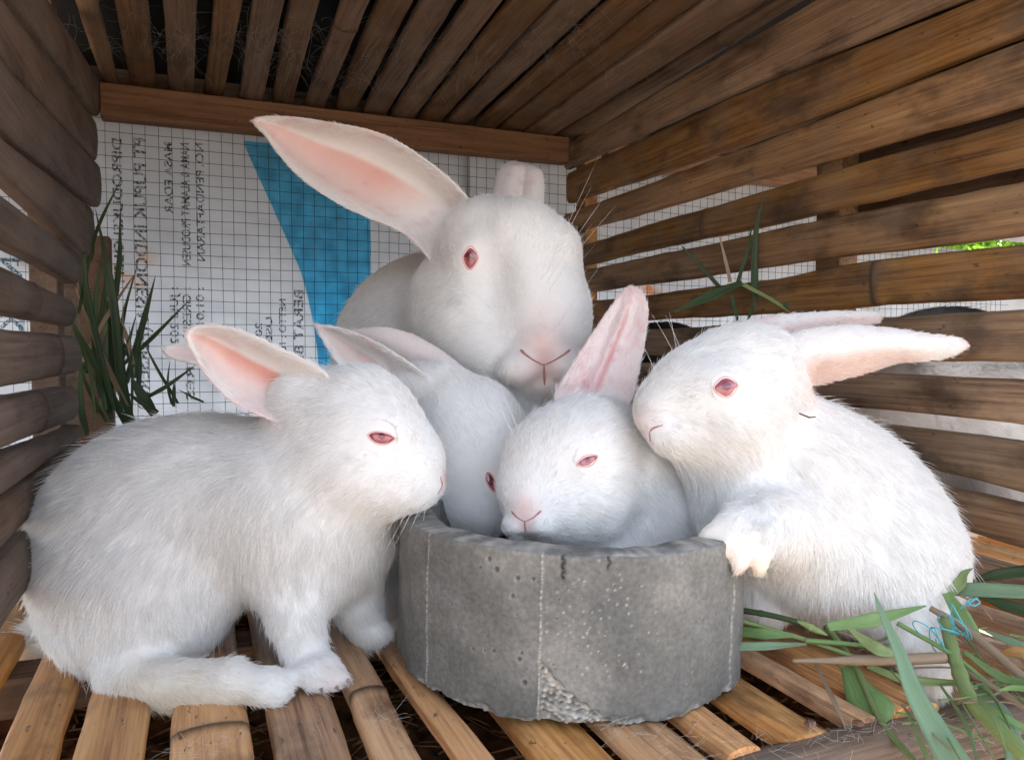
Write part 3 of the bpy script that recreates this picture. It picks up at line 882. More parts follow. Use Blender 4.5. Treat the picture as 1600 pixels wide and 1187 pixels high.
def field(pr, X):
    if pr[0] == 'e':
        _, c, Ax, r, k = pr
        q = (X - c) @ Ax.T.astype(np.float32)
        k0 = np.sqrt(((q / r) ** 2).sum(-1)); k1 = np.sqrt(((q / (r * r)) ** 2).sum(-1)) + 1e-9
        return (k0 * (k0 - 1) / k1).astype(np.float32), k
    _, ps, k = pr
    out = None
    for (a, ra), (b, rb) in zip(ps[:-1], ps[1:]):
        ab = b - a; t = np.clip(((X - a) @ ab.astype(np.float32)) / ab.dot(ab), 0, 1)
        dd = np.sqrt(((X - a - t[..., None] * ab) ** 2).sum(-1)) - (ra + (rb - ra) * t)
        out = dd if out is None else np.minimum(out, dd)
    return out.astype(np.float32), k

def ear_solid(up, lo, depth, cup, thick=0.0026, n=34, m=13, fold=0.0, tipd=None, power=2.0, closed_tip=True):
    """An ear as a cupped sheet with thickness. up/lo: photo polylines of its two margins from tip to base;
    depth: (tip, base) distances; cup: metres the middle lies behind the margins (negative bulges forward)."""
    def res(pl):
        pl = np.asarray(pl, float); s = np.r_[0, np.cumsum(np.linalg.norm(np.diff(pl, axis=0), axis=1))]
        t = np.linspace(0, s[-1], n); t = s[-1] * (np.linspace(0, 1, n) ** 1.25)
        return np.stack([np.interp(t, s, pl[:, 0]), np.interp(t, s, pl[:, 1])], 1)
    def smooth(p):
        q = p.copy()
        for _ in range(3): q[1:-1] = (q[:-2] + 2 * q[1:-1] + q[2:]) / 4
        return q
    U, L_ = smooth(res(up)), smooth(res(lo))
    tip = (U[0] + L_[0]) / 2
    g = np.zeros((n, m, 3)); wv = np.linspace(-1, 1, m)
    for i in range(n):
        s = i / (n - 1)
        d = depth[0] + (depth[1] - depth[0]) * s
        wpx = np.linalg.norm(U[i] - L_[i])
        cw = min(1.0, wpx / 60.0)
        for j, t in enumerate(wv):
            p = L_[i] + (U[i] - L_[i]) * (t + 1) / 2
            if callable(cup): c = cup(s, t)
            else: c = cup * (1 - abs(t) ** power)
            dd = d + c * cw + fold * s * max(0, t) ** 2
            g[i, j] = cs(p[0], p[1], dd)
    # normals
    du = np.gradient(g, axis=0); dv = np.gradient(g, axis=1)
    nn = np.cross(du, dv); ln = np.linalg.norm(nn, axis=-1, keepdims=True) + 1e-12; nn /= ln
    if nn[..., 2].mean() < 0: nn = -nn            # towards the camera
    tt = thick * np.ones((n, m, 1))
    tt[:, 0] *= 0.5; tt[:, -1] *= 0.5
    front = g + nn * tt / 2; backs = g - nn * tt / 2
    V = np.concatenate([front.reshape(-1, 3), backs.reshape(-1, 3)])
    f = []
    M_ = n * m
    for i in range(n - 1):
        for j in range(m - 1):
            a = i * m + j
            f.append((a, a + 1, a + m + 1, a + m)); f.append((M_ + a, M_ + a + m, M_ + a + m + 1, M_ + a + 1))
    for i in range(n - 1):
        for j in (0, m - 1):
            a = i * m + j
            q = (a, a + m, M_ + a + m, M_ + a)
            f.append(q if j == 0 else q[::-1])
    for j in range(m - 1):
        for i in (0, n - 1):
            a = i * m + j
            q = (a, a + 1, M_ + a + 1, M_ + a)
            f.append(q[::-1] if i == 0 else q)
    return dict(V=V, F=f, g=g, n=nn, front=front, S=np.repeat(np.linspace(0, 1, n)[:, None], m, 1), T=np.repeat(wv[None], n, 0))

WHITE = np.array([0.90, 0.895, 0.885])
PINK = np.array([0.78, 0.40, 0.36])
SKIN = np.array([0.84, 0.62, 0.56])
CREAM = np.array([0.86, 0.74, 0.55])

def fur_mat(name, mul=1.0):
    m, n, b = mat_new(name)
    L = n.links.new
    at = N(n, "ShaderNodeAttribute", attribute_name="tint")
    L(at.outputs["Color"], b.inputs["Base Color"])
    b.inputs["Roughness"].default_value = 0.75
    b.inputs["Specular IOR Level"].default_value = 0.15
    tr = N(n, "ShaderNodeBsdfTranslucent"); L(at.outputs["Color"], tr.inputs["Color"])
    ms = N(n, "ShaderNodeMixShader"); ms.inputs[0].default_value = 0.35
    L(b.outputs[0], ms.inputs[1]); L(tr.outputs[0], ms.inputs[2]); L(ms.outputs[0], n.nodes["Material Output"].inputs["Surface"])
    return m
M_FUR = fur_mat("fur")
def skin_mat():
    m, n, b = mat_new("rabbit skin")
    L = n.links.new
    at = N(n, "ShaderNodeAttribute", attribute_name="tint")
    ns = N(n, "ShaderNodeTexNoise"); ns.inputs["Scale"].default_value = 160; ns.inputs["Detail"].default_value = 5
    tc = N(n, "ShaderNodeTexCoord"); L(tc.outputs["Object"], ns.inputs["Vector"])
    hv = N(n, "ShaderNodeHueSaturation"); mr = N(n, "ShaderNodeMapRange"); mr.inputs[3].default_value = 0.93; mr.inputs[4].default_value = 1.06
    L(ns.outputs["Fac"], mr.inputs[0]); L(mr.outputs[0], hv.inputs["Value"]); L(at.outputs["Color"], hv.inputs["Color"])
    L(hv.outputs[0], b.inputs["Base Color"]); b.inputs["Roughness"].default_value = 0.7; b.inputs["Specular IOR Level"].default_value = 0.2
    bp = N(n, "ShaderNodeBump"); bp.inputs["Strength"].default_value = 0.3; bp.inputs["Distance"].default_value = 0.0006
    L(ns.outputs["Fac"], bp.inputs["Height"]); L(bp.outputs[0], b.inputs["Normal"])
    tr = N(n, "ShaderNodeBsdfTranslucent"); L(at.outputs["Color"], tr.inputs["Color"])
    ms = N(n, "ShaderNodeMixShader"); ms.inputs[0].default_value = 0.25
    L(b.outputs[0], ms.inputs[1]); L(tr.outputs[0], ms.inputs[2]); L(ms.outputs[0], n.nodes["Material Output"].inputs["Surface"])
    return m
M_SKIN = skin_mat()
def eye_mat():
    m, n, b = mat_new("eye"); L = n.links.new
    at = N(n, "ShaderNodeAttribute", attribute_name="rad")
    r = ramp(n, [(0.0, (0.12, 0.012, 0.02)), (0.30, (0.16, 0.015, 0.028)), (0.36, (0.30, 0.085, 0.11)), (0.80, (0.38, 0.13, 0.155)), (0.95, (0.22, 0.05, 0.07))])
    L(at.outputs["Fac"], r.inputs[0]); L(r.outputs[0], b.inputs["Base Color"])
    b.inputs["Roughness"].default_value = 0.08; b.inputs["Specular IOR Level"].default_value = 0.6
    b.inputs["Coat Weight"].default_value = 1.0; b.inputs["Coat Roughness"].default_value = 0.03
    return m
M_EYE = eye_mat()
M_LID = simple("pink eyelid", (0.72, 0.42, 0.39), 0.45, 0.4, 0.12, 300)
M_LIP = simple("dark pink lip", (0.40, 0.20, 0.185), 0.6, 0.3, 0.2, 300)
M_WHISK = simple("whisker", (0.85, 0.82, 0.76), 0.4, 0.5)
M_CLAW = simple("claw", (0.30, 0.22, 0.19), 0.4, 0.5, 0.2, 300)

def to_world(v):
    return np.asarray(v) @ MW.T

def vnoise(X, seed, fr, oct_=3):
    g = np.random.default_rng(seed); out = np.zeros(len(X))
    for k in range(oct_ * 4):
        w = g.normal(0, 1, 3) * fr * (1.7 ** (k // 4)); out += np.sin(X @ w + g.uniform(0, 6.28)) / (1.5 ** (k // 4))
    return out / 3.0

def make_rabbit(name, label, prims, ears, guides, tints, nhair, eyes=(), lines=(), whiskers=(), carve=(), claws=(), cell=0.0026,
                radius=0.00011, seed=1, voxel=0.0014, base=WHITE, keep=None, undertone=0.0):
    # --- body field
    lo = np.array([1e9] * 3); hi = -lo
    for pr in prims:
        if pr[0] == 'e':
            ext = np.abs(pr[2].T @ np.diag(pr[3])).sum(1); lo = np.minimum(lo, pr[1] - ext); hi = np.maximum(hi, pr[1] + ext)
        else:
            for c, r in pr[1]: lo = np.minimum(lo, c - r); hi = np.maximum(hi, c + r)
    lo -= 0.012; hi += 0.012
    dims = np.ceil((hi - lo) / cell).astype(int) + 1
    ax = [lo[i] + np.arange(dims[i]) * cell for i in range(3)]
    X = np.stack(np.meshgrid(*ax, indexing='ij'), -1).astype(np.float32)
    Fv = None
    for pr in prims:
        d, k = field(pr, X)
        if Fv is None: Fv = d
        else:
            h = np.maximum(k - np.abs(Fv - d), 0) / k
            Fv = np.minimum(Fv, d) - h * h * k * 0.25
    for pr in carve:
        d, k = field(pr, X)
        h = np.maximum(k - np.abs(Fv + d), 0) / k
        Fv = np.maximum(Fv, -d) + h * h * k * 0.25
    V, Fc = nets(Fv, lo, cell)
    allV = [V]; allF = [tuple(map(int, q)) for q in Fc]; base_n = len(V)
    for e in ears:
        allF += [tuple(i + base_n for i in q) for q in e['F']]
        allV.append(e['V']); base_n += len(e['V'])
    Vw = to_world(np.concatenate(allV))
    me = bpy.data.meshes.new("body"); me.from_pydata(Vw.tolist(), [], allF)
    tmp = bpy.data.objects.new("body", me); C.objects.link(tmp)
    rm = tmp.modifiers.new("r", 'REMESH'); rm.mode = 'VOXEL'; rm.voxel_size = voxel; rm.use_smooth_shade = True
    sm = tmp.modifiers.new("s", 'SMOOTH'); sm.factor = 0.5; sm.iterations = 3
    dg = bpy.context.evaluated_depsgraph_get(); dg.update()
    body_me = bpy.data.meshes.new_from_object(tmp.evaluated_get(dg))
    bpy.data.objects.remove(tmp); bpy.data.meshes.remove(me)
    nv = len(body_me.vertices)
    co = np.zeros(nv * 3, np.float32); body_me.vertices.foreach_get('co', co); co = co.reshape(-1, 3).astype(float)
    no = np.zeros(nv * 3, np.float32); body_me.vertices.foreach_get('normal', no); no = no.reshape(-1, 3).astype(float)
    # --- colours and ear masks
    tint = np.tile(base, (nv, 1)).astype(float)
    for (px, py, d, rpx, col, amt) in tints:
        c = P(px, py, d); rr = rpx * d / F
        w = amt * np.exp(-((co - c) ** 2).sum(1) / rr ** 2)
        tint = tint * (1 - w[:, None]) + np.asarray(col) * w[:, None]
    earm = np.zeros(nv); inner = np.zeros(nv); eS = np.zeros(nv); eT = np.zeros(nv); eF = np.zeros((nv, 3))
    for e in ears:
        def up(arr, f=4):
            arr = np.asarray(arr, float); n0, m0 = arr.shape[:2]
            ui = np.linspace(0, n0 - 1, (n0 - 1) * f + 1); vi_ = np.linspace(0, m0 - 1, (m0 - 1) * f + 1)
            i0 = np.minimum(ui.astype(int), n0 - 2); j0 = np.minimum(vi_.astype(int), m0 - 2)
            fu = (ui - i0).reshape(-1, 1, *([1] * (arr.ndim - 2))); fv = (vi_ - j0).reshape(1, -1, *([1] * (arr.ndim - 2)))
            A0 = arr[i0][:, j0] * (1 - fv) + arr[i0][:, j0 + 1] * fv; A1 = arr[i0 + 1][:, j0] * (1 - fv) + arr[i0 + 1][:, j0 + 1] * fv
            return A0 * (1 - fu) + A1 * fu
        gp = to_world(up(e['g']).reshape(-1, 3)); gn = to_world(up(e['n']).reshape(-1, 3))
        kd = KDTree(len(gp))
        for q, p in enumerate(gp): kd.insert(p, q)
        kd.balance()
        blo, bhi = gp.min(0) - 0.006, gp.max(0) + 0.006
        cand = np.where(((co > blo) & (co < bhi)).all(1))[0]
        flow = to_world(up(np.gradient(e['g'], axis=0)).reshape(-1, 3)); flow /= np.linalg.norm(flow, axis=1)[:, None] + 1e-12
        Sv, Tv = up(e['S']).ravel(), up(e['T']).ravel()
        for vi in cand:
            near3 = kd.find_n(co[vi], 4)
            _, q, dist = near3[0]
            if dist < 0.0045:
                side = float(no[vi] @ gn[q])
                w = 1.0 if dist < 0.003 else (0.0045 - dist) / 0.0015
                if w > earm[vi]:
                    earm[vi] = w; eS[vi] = Sv[q]; eT[vi] = Tv[q]; eF[vi] = -flow[q]
                    inner[vi] = max(0, side) * w if e.get('inside', True) else 0.0
                    ww = [1 / (z[2] + 3e-4) ** 2 for z in near3]; sw = sum(ww)
                    pk = e['pink'](sum(Sv[z[1]] * y for z, y in zip(near3, ww)) / sw, sum(Tv[z[1]] * y for z, y in zip(near3, ww)) / sw, side)
                    tint[vi] = tint[vi] * (1 - pk * w) + np.asarray(e.get('col', PINK)) * pk * w
    tint = np.clip(tint, 0, 1)
    vein = np.clip(vnoise(co, seed + 40, 130) - .35, 0, 1) * earm
    tint = tint * (1 - vein[:, None] * np.array([.04, .16, .14]))
    # --- root and body object
    cen = co.mean(0); root = empty(name, (cen[0], cen[1], co[:, 2].min()))
    tag(root, label, "rabbit", "white rabbits crowded round the bowl")
    org = np.array(parent_world(root))
    body_me.vertices.foreach_set('co', (co - org).astype(np.float32).ravel())
    ta = body_me.attributes.new('tint', 'FLOAT_COLOR', 'POINT')
    ta.data.foreach_set('color', np.hstack([tint, np.ones((nv, 1))]).astype(np.float32).ravel())
    body_me.materials.clear(); body_me.materials.append(M_SKIN); body_me.update()
    bo = bpy.data.objects.new("body", body_me); link(bo, root)
    # --- ray casting for eyes, lips, whiskers
    polys = [tuple(p.vertices) for p in body_me.polygons]
    bvh = BVHTree.FromPolygons(co.tolist(), polys)
    def onto(px, py):
        r = Vector(ray(px, py)).normalized()
        h, nrm, idx, dist = bvh.ray_cast(Vector((0, 0, 0)), r)
        if h is None:
            h, nrm, idx, dist = bvh.find_nearest(Vector(P(px, py, 0.45)))
        return np.array(h), np.array(nrm)
    bald = []
    for (px, py, w, h, ang, puff, open_) in eyes:
        c, nr = onto(px, py)
        a = R(ang); K_ = 28
        ex = np.array([math.cos(a), math.sin(a)]); ey = np.array([-math.sin(a), math.cos(a)])
        rings = 9
        hs = [onto(px + math.cos(2 * math.pi * k / 8) * w * .5, py + math.sin(2 * math.pi * k / 8) * h * .5) for k in range(8)]
        nr = np.mean([q[1] for q in hs] + [nr], 0); nr /= np.linalg.norm(nr)
        cpl = np.mean([q[0] for q in hs], 0)
        def plane_pt(x, y):
            r = ray(x, y); t = nr.dot(cpl) / nr.dot(r); return r * t
        vs, fs, rad = [], [], []
        rim_pts = []
        for j in range(rings + 1):
            q = j / rings
            for k in range(K_):
                th = 2 * math.pi * k / K_
                cxn, syn = math.cos(th), math.sin(th)
                yy = syn * (1 - 0.42 * abs(cxn) ** 2.2) * (open_ if syn < 0 else 1.0)
                o2 = ex * cxn * w / 2 * q + ey * yy * h / 2 * q
                p = plane_pt(px + o2[0], py + o2[1]) + nr * (puff * (1 - q * q) - 0.0002)
                vs.append(p); rad.append(math.hypot(o2[0], o2[1]) / (h * 0.62))
                if j == rings: rim_pts.append(p + nr * 0.0003)
        for j in range(rings):
            for k in range(K_):
                a0, b0 = j * K_ + k, j * K_ + (k + 1) % K_
                fs.append((a0, b0, b0 + K_, a0 + K_))
        er = mesh_obj("eye", vs, [f_[::-1] for f_ in fs], M_EYE, root, attrs={'rad': rad})
        rp = np.array(rim_pts + rim_pts[:2])
        sc = np.linalg.norm(cpl) / F
        tv, tf = tube(None, rp[:-1], 1.5 * sc, None, seg=8, squash=0.8)
        mesh_obj("eyelid", tv, tf, M_LID, root)
        bald.append((cpl, max(w, h) * 0.50 * sc, ex, w * sc * 0.56, h * sc * 0.62))
    for (nm, pts, rpx) in lines:
        q = []
        for (x0, y0), (x1, y1) in zip(pts[:-1], pts[1:]):
            for t in np.linspace(0, 1, 7)[:-1]: q.append((x0 + (x1 - x0) * t, y0 + (y1 - y0) * t))
        q.append(pts[-1])
        hp = [onto(*z) for z in q]
        pp = np.array([h[0] + h[1] * 0.00005 for h in hp])
        for _ in range(2): pp[1:-1] = (pp[:-2] + 2 * pp[1:-1] + pp[2:]) / 4
        sc = np.linalg.norm(pp[0]) / F
        rr = rpx * sc * np.sin(np.linspace(0.35, math.pi - 0.35, len(pp)))
        if nm == 'nostril': rr = rpx * sc * np.interp(np.linspace(0, 1, len(pp)), [0, .12, .3, 1], [.3, 1.25, 1.0, .45])
        tv, tf = tube(None, pp, rr, None, seg=7)
        mesh_obj(nm, tv, tf, M_LIP, root)
        for z in pp[::3]: bald.append((z, 0.0006 + 0.8 * rpx * sc, None, 0, 0))
    # --- fur
    g = np.random.default_rng(seed)
    body_me.calc_loop_triangles()
    nt_ = len(body_me.loop_triangles)
    tri = np.zeros(nt_ * 3, np.int32); body_me.loop_triangles.foreach_get('vertices', tri); tri = tri.reshape(-1, 3)
    a, b, c = co[tri[:, 0]], co[tri[:, 1]], co[tri[:, 2]]
    nrm = np.cross(b - a, c - a); area = np.linalg.norm(nrm, axis=1) / 2
    fn = nrm / (np.linalg.norm(nrm, axis=1)[:, None] + 1e-15)
    mid = (a + b + c) / 3
    vd = -mid / np.linalg.norm(mid, axis=1)[:, None]
    facing = (fn * vd).sum(1)
    wgt = area * np.where(facing > -0.25, 1.0, 0.35) * (1 - 0.0 * earm[tri[:, 0]])
    if keep is not None: wgt = wgt * keep(mid)
    pick = g.choice(nt_, nhair, p=wgt / wgt.sum())
    u = g.random((nhair, 2)); fl = u.sum(1) > 1; u[fl] = 1 - u[fl]
    bc = np.stack([1 - u.sum(1), u[:, 0], u[:, 1]], 1)
    T3 = tri[pick]
    def interp(arr):
        r = arr[T3]
        return (r * bc[:, :, None]).sum(1) if arr.ndim == 2 else (r * bc).sum(1)
    pos, nor = interp(co), interp(no); nor /= np.linalg.norm(nor, axis=1)[:, None] + 1e-12
    hc = interp(tint); em = interp(earm); inn = interp(inner); fS, fT = interp(eS), interp(eT); ef = interp(eF)
    # guides
    gp = np.array([P(q[0], q[1], q[2]) for q in guides]); gd = []
    for q in guides:
        v_ = MW @ np.array([q[3], -q[4], q[5]]); gd.append(v_ / (np.linalg.norm(v_) + 1e-9))
    gd = np.array(gd); gl = np.array([q[6] for q in guides]) / 1000
    d2 = ((pos[:, None, :] - gp[None]) ** 2).sum(-1)
    w = 1 / (d2 + 0.006 ** 2) ** 2; w /= w.sum(1, keepdims=True)
    D = w @ gd; Ln = w @ gl; Ln = np.where(Ln > .005, .006 + (Ln - .005) * 0.5, Ln * 1.2)
    # ears: along the ear towards its tip, short; long fringe along the margins on the inside
    D = D * (1 - em[:, None]) + ef * em[:, None]
    onear = em > 0.5
    fringe = np.clip((np.abs(fT) - 0.55) / 0.4, 0, 1)
    Lear = np.where(inn > 0.35, 0.0014 + 0.0050 * fringe, 0.0042) * (1 + 0.8 * np.clip((fS - .75) / .2, 0, 1))
    Ln = Ln * (1 - em) + Lear * em
    # irregular flow and clumping
    for k_, (fr, am) in enumerate(((90, 0.17), (320, 0.14))):
        D = D + am * np.stack([vnoise(pos, seed * 31 + k_ * 7 + q, fr) for q in range(3)], 1)
    D += g.normal(0, 0.10, D.shape)
    tan = D - nor * (D * nor).sum(1)[:, None]; tan /= np.linalg.norm(tan, axis=1)[:, None] + 1e-9
    lift = 0.27 + 0.08 * vnoise(pos, seed + 77, 200) + g.normal(0, 0.07, nhair)
    lift = np.clip(lift, 0.08, 0.8)
    lift = np.where(onear, lift * 0.9, lift)
    Ln = Ln * g.uniform(0.65, 1.2, nhair) * (1 + 0.18 * vnoise(pos, seed + 5, 260))
    stray = g.random(nhair) < 0.02
    Ln = np.where(stray & ~onear, Ln * 1.35, Ln); lift = np.where(stray, lift + 0.35, lift)
    ok = ~((inn > 0.35) & (fringe < 0.3) & (g.random(nhair) < 0.55))
    for (bcn, br, ex, _, _) in bald:
        dist = np.linalg.norm(pos - bcn, axis=1)
        if ex is not None:
            ok &= dist > br * 1.02
            near = dist < br * 3.0
            away = (pos - bcn); away /= dist[:, None] + 1e-9
            f_ = 0.7 * np.clip((br * 1.5 - dist) / (br * 0.5), 0, 1)[:, None]
            tan = np.where(near[:, None], tan * (1 - f_) + away * f_, tan)
            Ln = np.where(near, Ln * (0.4 + 0.6 * np.clip((dist - br) / (br * 2), 0, 1)), Ln)
            lidc = np.clip(1.55 - dist / br, 0, 1)[:, None]
            hc = hc * (1 - 0.55 * lidc) + np.array([0.84, 0.5, 0.47]) * 0.55 * lidc
        else:
            ok &= dist > br
            Ln = np.where(dist < br * 3, Ln * np.clip(dist / (br * 3), 0.25, 1), Ln)
    pos, nor, tan, lift, Ln, hc = pos[ok], nor[ok], tan[ok], lift[ok], Ln[ok], hc[ok]
    nh = len(pos)
    hc = np.clip(hc * (1 + g.normal(0, 0.07, (nh, 1)) + 0.05 * vnoise(pos, seed + 3, 900)[:, None]), 0, 0.95)
    NP = 4
    ts = np.linspace(0, 1, NP)
    pts = np.zeros((nh, NP, 3)); pts[:, 0] = pos - nor * 0.0006
    grav = np.array([0, 0, -1.0])
    cur = pts[:, 0].copy()
    for k_ in range(1, NP):
        a_ = lift * (1.25 - 0.55 * ts[k_])
        dv = tan * np.cos(a_)[:, None] + nor * np.sin(a_)[:, None] + grav * 0.10 * ts[k_]
        dv /= np.linalg.norm(dv, axis=1)[:, None]
        cur = cur + dv * (Ln / (NP - 1))[:, None]
        pts[:, k_] = cur
    hcu = bpy.data.hair_curves.new("fur")
    hcu.add_curves([NP] * nh)
    hcu.attributes['position'].data.foreach_set('vector', (pts.reshape(-1, 3) - org).astype(np.float32).ravel())
    ra = hcu.attributes.get('radius') or hcu.attributes.new('radius', 'FLOAT', 'POINT')
    rv = radius * np.array([1.0, 0.95, 0.75, 0.12])
    ra.data.foreach_set('value', np.tile(rv, nh).astype(np.float32))
    tc = hcu.attributes.new('tint', 'FLOAT_COLOR', 'CURVE')
    tc.data.foreach_set('color', np.hstack([hc, np.ones((nh, 1))]).astype(np.float32).ravel())
    hcu.materials.append(M_FUR)
    ho = bpy.data.objects.new("fur", hcu); link(ho, root)
    for (x0, y0, x1, y1, dd) in claws:
        h0, _n = onto(x0, y0); h1 = P(x1, y1, dd)
        h1 = h0 + (h1 - h0) / np.linalg.norm(h1 - h0) * min(np.linalg.norm(h1 - h0), .006)
        mesh_obj("claw", *tube(None, [h0, (h0 + h1) / 2 + [0, 0, .0006], h1], [.0011, .0009, .0002], None, seg=6), M_CLAW, root)
    # --- whiskers: (root px, root py, d tip px, tip py, tip depth)
    for (x0, y0, x1, y1, dt, sag) in whiskers:
        h0, n0 = onto(x0, y0)
        p1 = P(x1, y1, dt)
        t = np.linspace(0, 1, 10)[:, None]
        q = h0 + (p1 - h0) * t + np.array([0, 0, -1.0]) * sag * (t * t - t) * -1
        mesh_obj("whisker", *tube(None, q, np.linspace(0.00016, 0.00004, 10), None, seg=4), M_WHISK, root)
    return root, onto

HALF = lambda s, t, side: 0
def pink_inside(lo_t=-0.85, hi_t=0.45, amt=0.85, deep=0.6, centre=-0.2, wid=0.55, s_end=0.95):
    def f(s, t, side):
        if side < 0.1: return 0.12 * min(1, max(0, 1 - s * 0.7))
        e = min(1, max(0, (t - lo_t) / 0.25)) * min(1, max(0, (hi_t - t) / 0.12))
        dd = math.exp(-((t - centre) / wid) ** 2) * min(1, 0.25 + s)
        e *= min(1, max(0, (s_end - s) / 0.2))
        return min(1, e * (amt * (1 - deep) + amt * deep * dd)) + (1 - e) * 0.05
    return f
def pink_back(amt=0.3):
    def f(s, t, side):
        return amt * (0.5 + 0.5 * (1 - abs(t)))
    return f

# ---- the young rabbit on the left, in profile
ear = ear_solid([(291, 519), (301, 510), (331, 505), (376, 515), (422, 534), (455, 551), (492, 568), (520, 592)],
                [(291, 519), (292, 533), (305, 559), (331, 598), (361, 629), (400, 648), (440, 664), (485, 682)], (0.408, 0.416),
                lambda s, t: 0.017 * (1 - abs(t) ** 2.2) * min(1, 0.35 + s * 1.6) - 0.006 * max(0, t - 0.5) * s)
ear['pink'] = pink_inside(hi_t=0.42, centre=0.22, wid=0.40, amt=0.95, deep=0.72); ear['col'] = (0.80, 0.34, 0.27)
ear2 = ear_solid([(255, 548), (262, 537), (300, 533), (350, 540), (420, 560), (500, 600)],
                 [(255, 548), (263, 560), (310, 572), (360, 590), (420, 620), (500, 640)], (0.45, 0.465), 0.006)
ear2['pink'] = pink_inside(amt=0.6)
L_prims = [E(222, 855, .465, 155, 178, .058, 0), E(330, 793, .465, 158, 142, .056, -8, k=.03), E(470, 800, .450, 118, 135, .052, -20, k=.03),
           E(560, 657, .434, 84, 86, .033, 20, k=.025), E(600, 702, .425, 82, 70, .029, 30, k=.02), E(654, 730, .422, 38, 44, .018, 15, k=.014), E(672, 764, .421, 20, 17, .011, 0, k=.008), E(634, 762, .416, 34, 26, .014, 10, k=.012), E(600, 668, .408, 34, 26, .010, 10, k=.012), E(575, 735, .425, 80, 54, .030, 5, k=.02),
           K([(540, 860, .455, 60), (480, 900, .440, 62)], k=.02), K([(535, 700, .442, 76), (500, 780, .440, 88)], k=.03), E(470, 620, .438, 46, 42, .02, 30, k=.02),
           E(215, 940, .430, 135, 120, .036, 0, k=.02), K([(190, 1058, .402, 36), (280, 1070, .39, 37), (360, 1064, .385, 34), (425, 1071, .383, 24)], k=.012),
           K([(470, 870, .43, 62), (463, 960, .412, 44), (478, 1025, .405, 34), (505, 1048, .398, 28)], k=.014), K([(500, 1046, .396, 20), (535, 1058, .396, 12)], k=.004), K([(498, 1048, .393, 20), (520, 1066, .392, 12)], k=.004), K([(488, 1050, .391, 20), (500, 1068, .389, 12)], k=.004), K([(478, 1050, .392, 18), (480, 1066, .390, 11)], k=.004),
           K([(415, 1066, .384, 22), (447, 1066, .386, 11)], k=.004), K([(415, 1072, .381, 22), (444, 1080, .381, 11)], k=.004), K([(405, 1078, .379, 20), (430, 1092, .378, 11)], k=.004),
           K([(545, 880, .465, 46), (560, 950, .463, 38), (575, 982, .462, 30), (592, 990, .458, 20)], k=.012), E(75, 1000, .49, 42, 28, .02, 20, k=.015)]
L_guides = [(690, 740, .42, -.6, -.8, .2, 2.0), (640, 640, .43, -.8, -.7, 0, 3.5), (560, 580, .43, -1, -.35, 0, 5), (600, 740, .40, -1, .15, 0, 4), (650, 770, .41, -.9, .4, 0, 4), (520, 700, .40, -1, .4, 0, 8),
            (560, 790, .41, -.6, .9, 0, 9), (470, 740, .41, -.6, .8, 0, 12), (480, 600, .43, -1, .1, 0, 6), (390, 680, .42, -1, .2, 0, 12), (300, 640, .45, -1, .15, 0, 12), (200, 720, .43, -.9, .5, 0, 13), (100, 800, .45, -.7, .8, 0, 15),
            (50, 930, .47, -.8, .6, 0, 17), (90, 1040, .46, -.9, .5, 0, 17), (200, 850, .40, -.5, .85, 0, 12), (300, 850, .40, -.35, .95, 0, 12), (400, 850, .40, 0, 1, 0, 12), (380, 980, .42, .1, 1, 0, 11),
            (200, 980, .39, -.1, 1, 0, 10), (250, 1060, .38, .9, .3, 0, 6), (400, 1065, .38, 1, .1, 0, 4), (460, 950, .40, .1, 1, 0, 9), (490, 1050, .39, .8, .7, 0, 4), (530, 850, .42, .1, 1, 0, 13), (590, 860, .44, .4, .9, 0, 13), (570, 960, .45, .4, .9, 0, 7), (60, 1000, .49, -1, .2, 0, 16)]
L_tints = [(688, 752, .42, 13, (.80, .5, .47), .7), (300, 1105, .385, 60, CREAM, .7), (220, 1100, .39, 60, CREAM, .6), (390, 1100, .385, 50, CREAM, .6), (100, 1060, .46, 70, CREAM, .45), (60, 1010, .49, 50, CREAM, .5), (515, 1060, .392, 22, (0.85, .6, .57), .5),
           (690, 745, .42, 12, SKIN, .7), (560, 1000, .46, 40, CREAM, .25)]
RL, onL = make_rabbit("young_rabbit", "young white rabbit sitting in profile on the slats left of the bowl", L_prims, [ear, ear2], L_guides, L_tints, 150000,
            eyes=[(596, 682, 42, 26, 8, .0022, .62)], lines=[("mouth", [(688, 744), (691, 758), (684, 772)], 1.6)],
            whiskers=[(640, 765, 560, 850, .40, .004), (645, 768, 580, 862, .40, .004), (650, 770, 597, 868, .40, .004), (655, 772, 612, 860, .40, .004), (662, 774, 640, 830, .40, .004), (630, 760, 548, 832, .39, .004), (668, 770, 660, 822, .41, .003)], seed=11, claws=[(542, 1062, 549, 1068, .394), (524, 1072, 530, 1080, .39), (501, 1074, 504, 1083, .387)])

